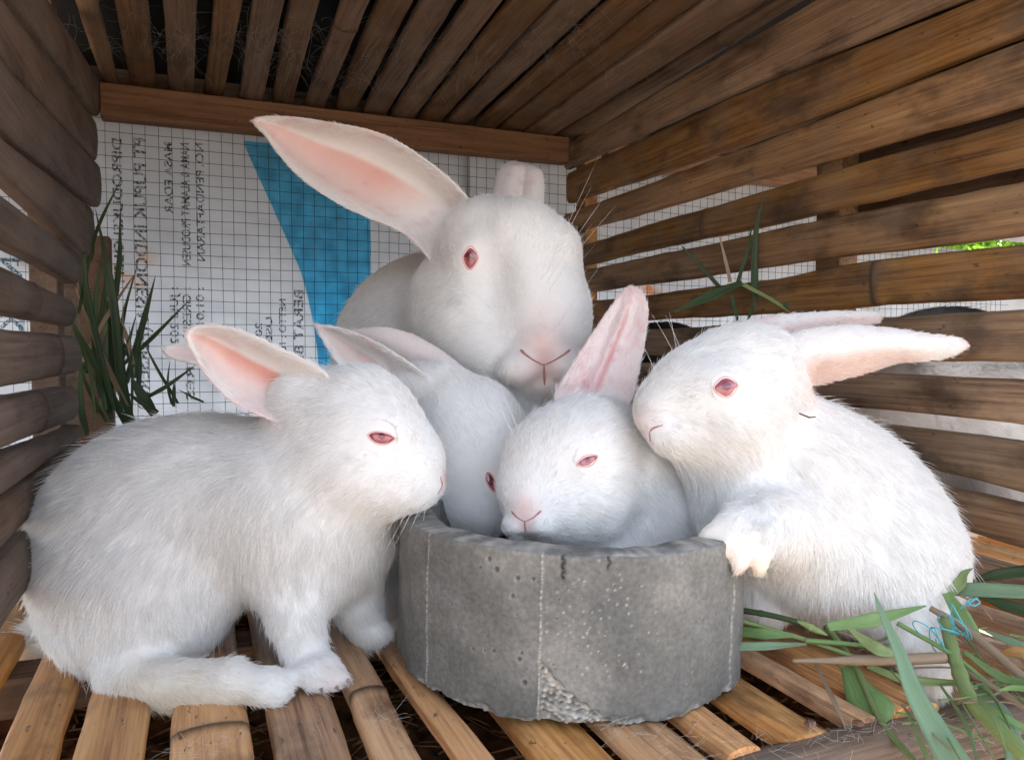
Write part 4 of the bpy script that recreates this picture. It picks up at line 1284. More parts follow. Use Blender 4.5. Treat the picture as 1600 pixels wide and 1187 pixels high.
# ---- the young rabbit on the right with a paw on the rim
earR = ear_solid([(1513, 540), (1508, 527), (1479, 524), (1442, 520), (1386, 511), (1331, 506), (1286, 509), (1234, 519), (1180, 540)],
                 [(1513, 540), (1500, 552), (1480, 559), (1442, 564), (1397, 566), (1360, 581), (1316, 593), (1271, 602), (1210, 620)], (0.455, 0.44),
                 lambda s, t: -0.010 * (1 - t * t) * min(1, s * 2 + .2) + (0.012 * max(0, -t - 0.1) * min(1, s * 2)))
def rp(s, t, side):
    return (0.10 + 0.45 * min(1, max(0, (0.18 - t) / 0.45))) * min(1, max(0, (s - 0.15) * 2)) * (1.0 if side > 0 else 0.6)
earR['pink'] = rp; earR['col'] = (0.80, 0.56, 0.48); earR['inside'] = False
earR2 = ear_solid([(1376, 496), (1370, 486), (1330, 485), (1293, 486), (1219, 491), (1167, 500), (1130, 520)],
                  [(1376, 496), (1374, 507), (1340, 508), (1293, 510), (1250, 520), (1210, 540), (1170, 560)], (0.50, 0.465), -0.006)
earR2['pink'] = lambda s, t, side: 0.45 * math.exp(-((t + 0.35) / 0.4) ** 2) + 0.1; earR2['col'] = (0.80, 0.52, 0.47); earR2['inside'] = False
R_prims = [E(1288, 795, .490, 150, 148, .058, 30), E(1372, 860, .480, 108, 106, .056, 10, k=.03), E(1215, 735, .470, 112, 125, .052, 0, k=.03), E(1300, 882, .465, 140, 76, .045, 5, k=.03),
           E(1138, 600, .447, 84, 85, .034, -12, k=.022), E(1195, 575, .450, 45, 50, .022, 0, k=.03), E(1075, 622, .435, 66, 68, .029, -30, k=.02), E(1024, 645, .430, 34, 40, .018, -10, k=.012), E(1013, 654, .421, 18, 15, .009, 0, k=.006), E(1040, 678, .417, 28, 20, .012, -10, k=.007), E(1128, 605, .412, 32, 30, .012, 0, k=.014), E(1125, 655, .435, 78, 62, .032, -8, k=.018), E(1060, 680, .43, 36, 30, .017, 0, k=.012),
           K([(1140, 720, .455, 75), (1160, 790, .455, 80)], k=.025),
           K([(1250, 830, .440, 72), (1205, 822, .412, 56), (1165, 822, .397, 38)], k=.014),
           K([(1150, 812, .392, 22), (1103, 836, .389, 12)], k=.004), K([(1155, 826, .388, 22), (1124, 864, .383, 13)], k=.004), K([(1172, 835, .386, 23), (1154, 884, .381, 13)], k=.004), K([(1192, 835, .388, 24), (1186, 888, .384, 13)], k=.004),
           K([(1180, 860, .465, 46), (1172, 930, .462, 34), (1200, 955, .455, 26)], k=.012),
           K([(1400, 950, .440, 60), (1440, 1015, .415, 42), (1456, 1074, .398, 22)], k=.014)]
R_guides = [(1000, 655, .43, .5, -.8, .2, 1.8), (1040, 590, .43, .75, -.65, 0, 4), (1110, 520, .44, 1, -.3, 0, 5.5), (1090, 620, .40, 1, -.1, 0, 4), (1060, 690, .41, .8, .6, 0, 5), (1130, 680, .40, .9, .5, 0, 8),
            (1180, 600, .41, 1, .1, 0, 6), (1200, 540, .44, 1, 0, 0, 5), (1180, 720, .41, .5, .9, 0, 11), (1110, 760, .43, .2, 1, 0, 13), (1250, 680, .43, .9, .5, 0, 10), (1350, 680, .46, .8, .6, 0, 10), (1450, 780, .47, .6, .8, 0, 11),
            (1490, 880, .47, .4, .95, 0, 12), (1350, 800, .42, .6, .8, 0, 11), (1250, 780, .41, .5, .8, 0, 9), (1220, 830, .38, -.6, .6, 0, 6), (1165, 850, .38, -.4, .9, 0, 2.6), (1120, 860, .38, -.6, .9, 0, 2.6), (1190, 870, .38, 0, 1, 0, 2.6), (1105, 836, .38, -1, .4, 0, 2.6),
            (1300, 900, .42, 0, 1, 0, 12), (1220, 900, .43, -.2, 1, 0, 12), (1400, 940, .42, .2, 1, 0, 12), (1450, 1040, .40, .1, 1, 0, 6), (1180, 930, .45, 0, 1, 0, 6)]
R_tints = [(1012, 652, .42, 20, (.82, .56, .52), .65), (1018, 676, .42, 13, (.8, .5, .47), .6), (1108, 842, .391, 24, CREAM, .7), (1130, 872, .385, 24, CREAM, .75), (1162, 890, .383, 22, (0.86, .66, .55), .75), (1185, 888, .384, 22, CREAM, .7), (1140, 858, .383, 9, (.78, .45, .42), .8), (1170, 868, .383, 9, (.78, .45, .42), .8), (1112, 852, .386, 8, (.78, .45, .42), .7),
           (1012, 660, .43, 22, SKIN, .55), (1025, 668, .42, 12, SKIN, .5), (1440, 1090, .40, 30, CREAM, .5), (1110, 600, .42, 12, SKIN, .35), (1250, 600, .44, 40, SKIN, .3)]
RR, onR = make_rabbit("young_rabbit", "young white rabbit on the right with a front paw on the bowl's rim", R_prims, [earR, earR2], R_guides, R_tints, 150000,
            eyes=[(1134, 604, 38, 34, -8, .0024, .9)], lines=[("mouth", [(1036, 664), (1020, 669), (1015, 675)], 1.7), ("mouth", [(1015, 675), (1017, 690)], 1.7)],
            whiskers=[(1050, 690, 1090, 760, .40, .003), (1058, 690, 1115, 748, .39, .003), (1064, 688, 1140, 728, .39, .003), (1045, 690, 1070, 748, .40, .003), (1048, 545, 1018, 440 + 50, .42, -.002), (1060, 540, 1040, 492, .43, -.002), (1055, 545, 1046, 488, .43, -.002), (1028, 590, 1005, 540, .43, -.002)], seed=12)

# ---- the young rabbit inside the bowl, facing us
earC = ear_solid([(985, 448), (1000, 449), (1012, 466), (1015, 492), (1008, 540), (1000, 580), (990, 625), (975, 665)],
                 [(985, 448), (968, 458), (948, 485), (925, 520), (905, 550), (888, 578), (870, 605), (862, 640)], (0.505, 0.462),
                 lambda s, t: 0.007 * (1 - t * t) * min(1, s * 1.8) - 0.007 * math.exp(-((t + 0.15) / 0.16) ** 2) * min(1, s * 2.5) * (1 - s * .4), thick=.003)
earC['pink'] = lambda s, t, side: min(1, (0.30 + 0.6 * math.exp(-((t + 0.02 + .1 * (1 - s)) / 0.07) ** 2) * min(1, s * 2)) if side > 0 else 0.15); earC['col'] = (0.82, 0.50, 0.47); earC['inside'] = False
C_prims = [E(908, 684, .460, 76, 62, .034, -35), E(862, 730, .445, 78, 78, .032, -35, k=.022), E(930, 730, .452, 62, 70, .03, 0, k=.02), E(822, 776, .430, 42, 46, .024, 0, k=.014), E(872, 795, .432, 54, 40, .024, -8, k=.014), E(820, 797, .411, 22, 17, .008, 0, k=.006), E(803, 820, .412, 20, 16, .010, 0, k=.005), E(842, 819, .412, 24, 17, .011, 0, k=.005), E(916, 722, .428, 28, 22, .012, 0, k=.012), E(920, 785, .440, 55, 48, .028, 0, k=.018),
           E(1000, 800, .490, 88, 130, .046, -8, k=.025), E(985, 700, .485, 45, 65, .035, -30, k=.022), E(930, 870, .480, 110, 80, .05, 0, k=.02), E(850, 880, .462, 62, 58, .035, 0, k=.02)]
C_guides = [(820, 800, .41, 0, -1, .2, 1.8), (830, 720, .42, .2, -1, 0, 4.5), (880, 650, .43, .4, -1, 0, 5.5), (800, 760, .42, -.3, -.8, 0, 3.5), (870, 820, .42, .7, .6, 0, 4.5), (800, 830, .42, -.4, .8, 0, 3), (900, 780, .42, 1, 0, 0, 5),
            (950, 760, .43, 1, .3, 0, 8), (960, 690, .44, .8, -.3, 0, 6), (1000, 780, .45, .5, .9, 0, 11), (960, 830, .44, .3, 1, 0, 11), (1060, 820, .47, .5, .9, 0, 12), (1030, 720, .47, .6, .7, 0, 11), (940, 620, .45, .4, -.9, 0, 5)]
C_tints = [(820, 796, .405, 22, (.82, .56, .52), .8), (820, 818, .405, 13, (.78, .45, .42), .7), (820, 780, .42, 24, SKIN, .35), (918, 720, .43, 26, SKIN, .35)]
RC, onC = make_rabbit("young_rabbit", "young white rabbit sitting inside the bowl and facing the camera", C_prims, [earC], C_guides, C_tints, 100000,
            eyes=[(918, 719, 34, 19, -22, .0012, .8)], lines=[("nostril", [(799, 798), (808, 808), (820, 815)], 1.5), ("nostril", [(846, 797), (834, 808), (820, 815)], 1.5), ("mouth", [(820, 813), (821, 830)], 1.7)],
            whiskers=[(900, 800, 965, 845, .41, .003), (905, 796, 985, 826, .41, .003), (910, 800, 975, 838, .41, .003), (895, 806, 945, 850, .41, .003), (907, 790, 990, 812, .41, .002), (820, 700, 775, 590, .43, -.004), (812, 705, 757, 585, .44, -.004)], seed=13)

# ---- the young rabbit behind, its head down in the bowl
earH = ear_solid([(489, 506), (520, 508), (560, 520), (600, 540), (650, 572), (700, 615), (750, 670)],
                 [(489, 506), (505, 535), (530, 575), (570, 600), (610, 625), (650, 650), (690, 690)], (0.50, 0.50),
                 lambda s, t: 0.014 * (1 - abs(t) ** 2) * min(1, .3 + s * 1.5) - 0.008 * max(0, t - .2))
earH['pink'] = pink_inside(hi_t=.35, centre=-.1, wid=.7, amt=.55, deep=.4); earH['col'] = (.72, .46, .40)
earH2 = ear_solid([(545, 515), (600, 508), (650, 522), (700, 552), (745, 590), (800, 640)],
                  [(545, 515), (590, 540), (640, 570), (680, 600), (720, 640), (760, 700)], (.545, .525), -.006)
earH2['pink'] = lambda s, t, side: 0.35; earH2['col'] = (.82, .60, .56); earH2['inside'] = False
H_prims = [E(735, 700, .510, 72, 105, .038, -28), E(700, 745, .500, 62, 75, .032, 0, k=.02), E(755, 790, .495, 50, 55, .03, 0, k=.018), E(790, 700, .520, 40, 80, .03, -20, k=.02), K([(685, 600, .512, 34), (735, 650, .510, 52), (770, 720, .502, 52)], k=.025), E(640, 600, .515, 30, 24, .012, 30, k=.02),
           E(620, 790, .580, 110, 125, .055, 0, k=.025), K([(600, 880, .53, 40), (600, 960, .52, 30)], k=.015)]
H_guides = [(740, 640, .48, -.5, -.9, 0, 5), (700, 740, .47, -.6, -.6, 0, 5), (760, 760, .47, -.4, -.8, 0, 4), (740, 820, .46, -.2, -1, 0, 4), (680, 800, .5, -.8, .3, 0, 8), (600, 800, .53, -.4, .9, 0, 11), (600, 950, .5, 0, 1, 0, 6)]
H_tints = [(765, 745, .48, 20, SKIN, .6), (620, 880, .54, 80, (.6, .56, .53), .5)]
RH, onH = make_rabbit("young_rabbit", "young white rabbit behind the bowl with its head down inside it", H_prims, [earH, earH2], H_guides, H_tints, 60000,
            eyes=[(766, 750, 13, 38, -20, .001, .7)], lines=[], whiskers=[], seed=14)

# ---- the mother
earM = ear_solid([(393, 188), (400, 183), (426, 181), (473, 184), (527, 193), (580, 202), (620, 218), (660, 244), (700, 276), (735, 310), (760, 345)],
                 [(393, 188), (398, 198), (411, 206), (430, 234), (457, 268), (496, 299), (543, 327), (589, 346), (628, 360), (655, 384), (680, 420)], (0.575, 0.585),
                 lambda s, t: 0.024 * (1 - abs(t) ** 2.4) * min(1, 0.3 + s * 1.6) - 0.008 * max(0, t - 0.45) * s, thick=.0032)
earM['pink'] = pink_inside(lo_t=-.93, hi_t=0.30, centre=0.05, wid=0.5, amt=0.92, deep=0.55, s_end=.86); earM['col'] = (0.80, 0.43, 0.37)
earM2 = ear_solid([(835, 262), (848, 268), (851, 290), (850, 320), (850, 350), (850, 380)],
                  [(800, 253), (782, 260), (772, 285), (768, 310), (766, 340), (764, 380)], (.665, .60),
                  lambda s, t: -.012 * (1 - t * t) + .010 * math.exp(-((t - .1) / .22) ** 2), thick=.0034)
earM2['pink'] = lambda s, t, side: 0.22 if t < 0 else .12; earM2['col'] = (.80, .58, .55); earM2['inside'] = False
M_prims = [E(800, 398, .588, 90, 72, .045, 10), E(858, 405, .584, 32, 40, .028, 0, k=.02), E(797, 460, .582, 96, 92, .042, 5, k=.03), E(742, 512, .578, 74, 80, .038, 0, k=.02), E(868, 505, .566, 56, 80, .034, 8, k=.018), E(790, 560, .565, 66, 46, .034, 0, k=.02),
           K([(812, 372, .572, 52), (832, 450, .556, 48), (846, 520, .545, 42)], k=.02), E(735, 402, .566, 30, 34, .020, 0, k=.016), E(876, 386, .568, 24, 28, .020, 0, k=.014),
           E(850, 540, .530, 36, 30, .014, 0, k=.010), E(816, 574, .533, 40, 30, .018, 0, k=.006), E(882, 570, .533, 36, 30, .018, 0, k=.006), E(848, 600, .540, 28, 15, .014, 0, k=.006), E(740, 352, .59, 48, 34, .028, -30, k=.02), E(815, 362, .60, 46, 28, .03, 0, k=.02),
           E(690, 560, .720, 168, 165, .085, -20, k=.03), E(700, 490, .62, 60, 95, .045, 0, k=.03), E(820, 640, .60, 95, 80, .05, 0, k=.03), E(720, 740, .70, 170, 170, .08, 0, k=.03),
           K([(800, 700, .6, 60), (790, 850, .58, 50), (780, 900, .57, 30)], k=.02)]
M_guides = [(848, 560, .51, 0, -1, .2, 1.6), (820, 480, .52, -.1, -1, 0, 3), (800, 400, .53, -.1, -1, 0, 4), (740, 450, .52, -.8, -.5, 0, 4), (730, 530, .52, -.9, .2, 0, 6), (680, 480, .55, -.9, .5, 0, 11), (640, 500, .6, -.8, .6, 0, 10), (790, 590, .52, -.6, .8, 0, 4),
            (900, 480, .54, .8, -.4, 0, 4), (900, 400, .56, .7, -.6, 0, 4.5), (600, 450, .66, -.8, .6, 0, 9), (560, 560, .68, -.5, .8, 0, 9), (820, 640, .56, 0, 1, 0, 8), (860, 590, .52, .1, .9, 0, 2.5), (750, 350, .56, -.3, -1, 0, 5)]
M_tints = [(850, 540, .515, 36, (.82, .56, .52), .75), (850, 588, .52, 24, (.80, .52, .48), .65), (850, 566, .52, 14, (.76, .42, .39), .6), (848, 500, .53, 40, SKIN, .25), (735, 402, .53, 24, SKIN, .3), (820, 590, .52, 26, SKIN, .2)]
RM, onM = make_rabbit("adult_rabbit", "large white adult rabbit with one huge raised ear towering behind the young ones", M_prims, [earM, earM2], M_guides, M_tints, 150000, carve=[E(768, 430, .530, 22, 44, .013, 0, k=.018)],
            eyes=[(735, 402, 24, 38, 4, .0026, .9)], lines=[("nostril", [(813, 546), (820, 553), (832, 562), (850, 571)], 2.0), ("nostril", [(891, 546), (883, 553), (868, 562), (850, 571)], 2.0), ("mouth", [(850, 568), (850, 586), (851, 602)], 2.4)],
            whiskers=[(790, 480, 640, 425, .50, .004), (785, 510, 655, 470, .50, .004), (905, 350, 935, 245, .56, -.002), (906, 360, 955, 292, .56, -.004), (908, 372, 962, 322, .56, -.008), (905, 350, 925, 290, .56, -.002), (920, 430, 940, 412, .55, 0), (790, 580, 800, 645, .5, .003), (908, 385, 930, 382, .56, 0), (906, 368, 925, 350, .56, 0)], seed=15)

# ================================================================== grass, straw, twine
def leaf_mat(name, a, b_, tip=None):
    m, n, b = mat_new(name); L = n.links.new
    tc = N(n, "ShaderNodeTexCoord")
    at = N(n, "ShaderNodeAttribute", attribute_name="across")
    al = N(n, "ShaderNodeAttribute", attribute_name="along")
    cmb = N(n, "ShaderNodeCombineXYZ"); m1 = N(n, "ShaderNodeMath", operation='MULTIPLY'); m1.inputs[1].default_value = 14
    L(at.outputs["Fac"], m1.inputs[0]); L(m1.outputs[0], cmb.inputs[0]); L(al.outputs["Fac"], cmb.inputs[1])
    ns = N(n, "ShaderNodeTexNoise"); ns.inputs["Scale"].default_value = 2.2; ns.inputs["Detail"].default_value = 5; L(cmb.outputs[0], ns.inputs["Vector"])
    r = ramp(n, [(0.3, a), (0.7, b_)]); L(ns.outputs["Fac"], r.inputs[0])
    oi = N(n, "ShaderNodeObjectInfo"); hv = N(n, "ShaderNodeHueSaturation"); mr = N(n, "ShaderNodeMapRange"); mr.inputs[3].default_value = 0.75; mr.inputs[4].default_value = 1.25
    L(oi.outputs["Random"], mr.inputs[0]); L(mr.outputs[0], hv.inputs["Value"]); L(r.outputs[0], hv.inputs["Color"])
    L(hv.outputs[0], b.inputs["Base Color"]); b.inputs["Roughness"].default_value = 0.45; b.inputs["Specular IOR Level"].default_value = 0.35
    bp = N(n, "ShaderNodeBump"); bp.inputs["Strength"].default_value = 0.4; bp.inputs["Distance"].default_value = 0.0004
    L(ns.outputs["Fac"], bp.inputs["Height"]); L(bp.outputs[0], b.inputs["Normal"])
    tr = N(n, "ShaderNodeBsdfTranslucent"); L(hv.outputs[0], tr.inputs["Color"])
    ms = N(n, "ShaderNodeMixShader"); ms.inputs[0].default_value = 0.25
    L(b.outputs[0], ms.inputs[1]); L(tr.outputs[0], ms.inputs[2]); L(ms.outputs[0], n.nodes["Material Output"].inputs["Surface"])
    return m
G_FRESH = leaf_mat("grass green", (0.12, 0.22, 0.07), (0.22, 0.34, 0.13))
G_BLUE = leaf_mat("grass blue green", (0.15, 0.24, 0.14), (0.22, 0.33, 0.21))
G_DARK = leaf_mat("grass dark", (0.035, 0.06, 0.025), (0.06, 0.10, 0.04))
G_STEM = leaf_mat("grass stem", (0.17, 0.24, 0.08), (0.28, 0.36, 0.15))
G_STRAW = leaf_mat("dry straw", (0.22, 0.15, 0.09), (0.40, 0.31, 0.22))
G_DRY = leaf_mat("dry leaf", (0.30, 0.15, 0.05), (0.45, 0.26, 0.10))

def spline(p, n):
    p = np.asarray(p, float)
    if len(p) == 2: return p[0] + (p[1] - p[0]) * np.linspace(0, 1, n)[:, None]
    q = np.vstack([2 * p[0] - p[1], p, 2 * p[-1] - p[-2]]); out = []
    segs = len(p) - 1
    for t in np.linspace(0, segs - 1e-9, n):
        i = int(t); u = t - i; a, b, c, d = q[i:i + 4]
        out.append(0.5 * (2 * b + (c - a) * u + (2 * a - 5 * b + 4 * c - d) * u * u + (3 * b - a - 3 * c + d) * u ** 3))
    return np.array(out)

def blade(name, pts, w, mat, label, group, taper=(0.15, 1, 0.8), roll=0.3, fold=0.35, cat="grass blade"):
    """pts: (px, py, dist) root..tip as listed; w: width in photo pixels; taper: width factors along the blade"""
    n = 26
    c = spline([P(*q) for q in pts], n)
    T = np.gradient(c, axis=0); T /= np.linalg.norm(T, axis=1)[:, None]
    dm = np.mean([q[2] for q in pts])
    tp = np.interp(np.linspace(0, 1, n), np.linspace(0, 1, len(taper)), taper)
    vs, ac, al = [], [], []
    for i in range(n):
        v = -c[i] / np.linalg.norm(c[i])
        s = np.cross(T[i], v); s /= np.linalg.norm(s)
        f = np.cross(s, T[i])
        rr = roll + 0.25 * math.sin(i * 0.2 + len(pts))
        s2 = s * math.cos(rr) + f * math.sin(rr); f2 = f * math.cos(rr) - s * math.sin(rr)
        hw = w * dm / F / 2 * tp[i] / max(0.5, math.cos(rr))
        for k, u in enumerate((-1, -0.5, 0, 0.5, 1)):
            vs.append(c[i] + s2 * u * hw + f2 * abs(u) * hw * fold); ac.append(u); al.append(i / n * 3)
        for k, u in enumerate((1, 0.5, 0, -0.5, -1)):
            vs.append(c[i] + s2 * u * hw + f2 * (abs(u) * hw * fold - 0.00025)); ac.append(u); al.append(i / n * 3)
    fs = []
    for i in range(n - 1):
        for k in range(10):
            a, b = i * 10 + k, i * 10 + (k + 1) % 10
            fs.append((a, b, b + 10, a + 10))
    o = mesh_obj(name, vs, fs, mat, attrs={'across': ac, 'along': al})
    return tag(o, label, cat, group)

def stem(name, pts, w, mat, label, group, cat="grass stem", knots=True, taper=(1, .8)):
    n = 40
    c = spline([P(*q) for q in pts], n); dm = np.mean([q[2] for q in pts])
    t = np.linspace(0, 1, n)
    r = w * dm / F / 2 * np.interp(t, np.linspace(0, 1, len(taper)), taper) * (1 + (0.22 * np.exp(-((t - 0.4) / 0.02) ** 2) if knots else 0))
    vs, fs = tube(None, c, r, None, seg=8)
    ac = np.tile(np.sin(np.arange(8) / 8 * 6.28), n); al = np.repeat(t * 3, 8)
    return tag(mesh_obj(name, vs, fs, mat, attrs={'across': ac, 'along': al}), label, cat, group)

GP = "cut grass and straw lying right of the bowl"
blade("grass_leaf", [(1366, 925, .375), (1381, 966, .365), (1404, 1019, .352), (1426, 1079, .338), (1460, 1139, .325), (1500, 1205, .31)], 44, G_BLUE, "broad upright blue green blade with a sharp tip standing before the right rabbit", GP, (.04, .25, .42, .6, .8, 1), .25)
stem("grass_stalk", [(1291, 978, .42), (1336, 1041, .395), (1377, 1128, .365), (1440, 1200, .335)], 12, G_STEM, "green stem carrying the folded leaf over the nailed slats", GP)
blade("grass_leaf", [(1322, 1040, .398), (1345, 1085, .383), (1368, 1112, .372), (1376, 1133, .366)], 58, G_FRESH, "short wide green leaf sheathing the stem over the nailed slats", GP, (.3, .8, 1, .12), .1, .2, "grass leaf")
stem("straw_stalk", [(1238, 1032, .395), (1360, 1031, .39), (1478, 1027, .385)], 17, G_STRAW, "pale pinkish dry straw stalk lying level across the green leaves", GP, "straw", taper=(.35, 1, 1))
stem("straw_stalk", [(1478, 1027, .387), (1520, 1053, .378), (1610, 1110, .355)], 13, G_STRAW, "dark bent end of straw running down to the frame edge", GP, "straw", taper=(.9, .9))
stem("grass_stalk", [(1146, 966, .425), (1261, 1000, .41), (1335, 1026, .395)], 8, G_STEM, "thin light green stem starting at the bowl's right side", GP)
stem("grass_stalk", [(1146, 951, .43), (1200, 960, .42), (1250, 972, .41)], 10, G_DARK, "dark olive stem starting high at the bowl's right side", GP)
stem("grass_stalk", [(1246, 970, .41), (1272, 982, .405), (1293, 992, .40)], 11, G_STEM, "knobbly green seed head on the dark olive stem", GP, "seed head", taper=(.4, 1, .9, .2))
blade("grass_leaf", [(1146, 985, .42), (1195, 990, .41), (1240, 994, .405)], 16, G_FRESH, "flat green leaf lying against the bowl's right side", GP, (.9, 1, .2), .2, .3, "grass leaf")
blade("grass_leaf", [(1146, 1010, .405), (1200, 1009, .40), (1260, 1006, .395)], 13, G_BLUE, "lowest dark blue green leaf touching the bowl's right side", GP, (1, 1, .2), .5, .3, "grass leaf")
blade("grass_leaf", [(1294, 979, .40), (1366, 968, .40), (1447, 946, .41)], 22, G_FRESH, "long green leaf tucked under the right rabbit's belly", GP, (.6, 1, .1), .3, .3, "grass leaf")
blade("grass_leaf", [(1321, 976, .395), (1350, 1000, .39), (1372, 1014, .385), (1396, 1021, .385)], 20, G_STEM, "short yellowish green leaf just above the straw stalk", GP, (.1, .8, 1, .5), .2, .3, "grass leaf")
stem("grass_stalk", [(1258, 1000, .405), (1320, 1005, .40), (1395, 1014, .395)], 8, G_FRESH, "thin green stem running level behind the upright blade", GP)
blade("grass_leaf", [(1470, 925, .43), (1513, 921, .42), (1610, 926, .40)], 22, G_BLUE, "long pale green leaf lying level at the right frame edge", GP, (.4, 1, .9), .2, .3, "grass leaf")
blade("grass_leaf", [(1482, 928, .42), (1500, 910, .42), (1507, 896, .42), (1520, 887, .42)], 17, G_STEM, "small curled leaf tip poking up beside the right rabbit's rump", GP, (.8, 1, .6, .05), .1, .3, "grass leaf")
blade("grass_leaf", [(1478, 926, .415), (1503, 962, .405), (1535, 1004, .395)], 24, G_FRESH, "green leaf bending down beside the blue twine", GP, (.5, 1, .3), .3, .3, "grass leaf")
stem("straw_stalk", [(1454, 950, .41), (1513, 985, .395), (1610, 1068, .365)], 14, G_STRAW, "long brown straw slanting down past the blue twine", GP, "straw", taper=(.7, 1, 1))
stem("grass_stalk", [(1477, 968, .405), (1496, 1041, .38), (1524, 1101, .358), (1612, 1187, .33)], 24, G_STEM, "thickest light green stalk with the blue twine tied round it", GP, taper=(.9, .9, 1, 1.1))
stem("grass_stalk", [(1402, 973, .40), (1487, 1022, .385), (1551, 1071, .37), (1612, 1108, .355)], 8, G_FRESH, "thin green stem crossing the white hind foot", GP)
blade("grass_leaf", [(1507, 1018, .38), (1565, 1058, .368), (1610, 1066, .36)], 14, G_FRESH, "narrow green leaf leaving the thick stalk towards the frame edge", GP, (.4, 1, .7), .3, .3, "grass leaf")
blade("grass_leaf", [(1534, 1099, .355), (1570, 1120, .348), (1612, 1145, .34)], 11, G_FRESH, "small dark leaf under the thick stalk at the frame edge", GP, (.6, 1, .7), .4, .3, "grass leaf")
blade("grass_leaf", [(1528, 1075, .372), (1562, 1115, .36), (1578, 1150, .35), (1584, 1200, .34)], 30, G_BLUE, "broad dull green leaf hanging over the front pole", GP, (.5, 1, .9, .7), .2, .3, "grass leaf")
blade("grass_leaf", [(1355, 1040, .40), (1419, 1062, .39), (1500, 1068, .382)], 15, G_STEM, "olive leaf lying just below the straw stalk", GP, (.5, 1, .5), .5, .3, "grass leaf")
blade("grass_leaf", [(1508, 912, .46), (1555, 898, .45), (1612, 892, .44)], 18, G_DARK, "wide dark leaf lying behind at the foot of the side wall", GP, (.1, .9, 1), .3, .25, "grass leaf")
blade("grass_leaf", [(1535, 932, .44), (1570, 945, .43), (1612, 958, .42)], 18, G_DARK, "wide dark leaf under the long pale green one", GP, (.3, 1, .9), .3, .25, "grass leaf")
blade("dry_leaf", [(1560, 1022, .395), (1585, 1018, .39), (1612, 1024, .385)], 18, G_DRY, "orange brown dry leaf at the right frame edge", GP, (.3, 1, .8), .4, .3, "dry leaf")
stem("grass_stalk", [(1500, 930, .41), (1530, 945, .405), (1550, 968, .40)], 3.5, G_STRAW, "hair thin pale stem beside the blue twine knot", GP, knots=False)
stem("grass_stalk", [(1540, 1040, .375), (1566, 1052, .37), (1570, 1075, .366)], 3.5, G_STRAW, "hair thin pale hooked stem near the frame edge", GP, knots=False)
blade("grass_leaf", [(1560, 1078, .362), (1585, 1074, .36), (1612, 1078, .355)], 9, G_FRESH, "small level bright leaf at the right frame edge", GP, (.3, 1, 1), .2, .3, "grass leaf")
blade("grass_leaf", [(1400, 1000, .42), (1440, 975, .43), (1500, 960, .43)], 12, G_DARK, "dark leaf pressed under the right rabbit's rump", GP, (.3, 1, .3), .4, .3, "grass leaf")
blade("grass_leaf", [(1540, 985, .42), (1575, 1000, .41), (1612, 1012, .40)], 12, G_BLUE, "narrow leaf in the gap above the dry leaf", GP, (.3, 1, .6), .4, .3, "grass leaf")

g = np.random.default_rng(77)
used = set()
for k in range(60):
    x0, y0 = g.uniform(1230, 1590), g.uniform(975, 1130)
    a = g.choice([g.uniform(-.35, .5), g.uniform(.7, 1.2)]); L_ = g.uniform(60, 170)
    x1, y1 = x0 + L_ * math.cos(a), y0 + L_ * math.sin(a)
    if x0 < 1380 and y0 > 1040: continue
    dz = lambda y: 0.175 * 1195 / (y - 545) * 0.94
    xm, ym = (x0 + x1) / 2 + g.uniform(-12, 12), (y0 + y1) / 2 + g.uniform(-12, 12)
    pts = [(x0, y0, min(.42, dz(y0))), (xm, ym, min(.42, dz(ym)) - .004), (x1, y1, min(.42, dz(y1)))]
    place = "beside the bowl" if x0 < 1330 else "before the right rabbit's belly" if y0 < 1010 and x0 < 1440 else "round the blue twine" if y0 < 1020 and x0 < 1540 else "at the frame's right edge" if x0 > 1540 else "over the thick green stalk" if x0 > 1460 else "in front of the white hind foot"
    lean = ["lying almost level", "slanting gently", "slanting steeply"][0 if abs(a) < .2 else 1 if a < .7 else 2]
    tone = ["yellow green", "straw coloured", "bright green"][k % 3]; isstem = g.random() < .5
    lab = f"{'thin' if isstem else 'narrow'} {tone} {'stalk' if isstem else 'leaf'} {lean} {place}"
    if lab in used: continue
    used.add(lab)
    if isstem:
        stem("grass_stalk", pts, g.uniform(2.5, 5), [G_STEM, G_STRAW, G_FRESH][k % 3], lab, GP, taper=(1, .6))
    else:
        blade("grass_leaf", pts, g.uniform(5, 10), [G_STEM, G_STRAW, G_FRESH][k % 3], lab, GP, (.5, 1, .1), g.uniform(0, .6), .3)

M_TWINE = simple("blue twine", (0.06, 0.36, 0.45), 0.5, 0.4)
g = np.random.default_rng(21)
t = np.linspace(0, 1, 240)
tp = []
for q in t:
    a = q * 6.28 * 6.5
    x = 1446 + 66 * q + (26 - 8 * q) * math.cos(a) * (0.6 + 0.4 * math.sin(q * 17)); y = 984 + 14 * math.sin(a * 1.0 + 1) * (1.2 + .6 * math.sin(q * 11)) + 16 * math.sin(q * 7)
    tp.append(P(x, y, .388 + .006 * math.sin(a)))
tag(tube("blue_twine", tp, 0.00032, M_TWINE, seg=5), "loose loops of light blue plastic twine tangled on the grass stalks", "twine")
tp = [P(*q) for q in ((1500, 950, .402), (1512, 943, .40), (1524, 936, .40), (1531, 941, .40), (1520, 946, .398), (1512, 938, .40), (1528, 934, .402))]
tag(tube("blue_twine", spline(tp, 50), 0.0004, M_TWINE, seg=5), "small knot of light blue twine by the right rabbit's rump", "twine")

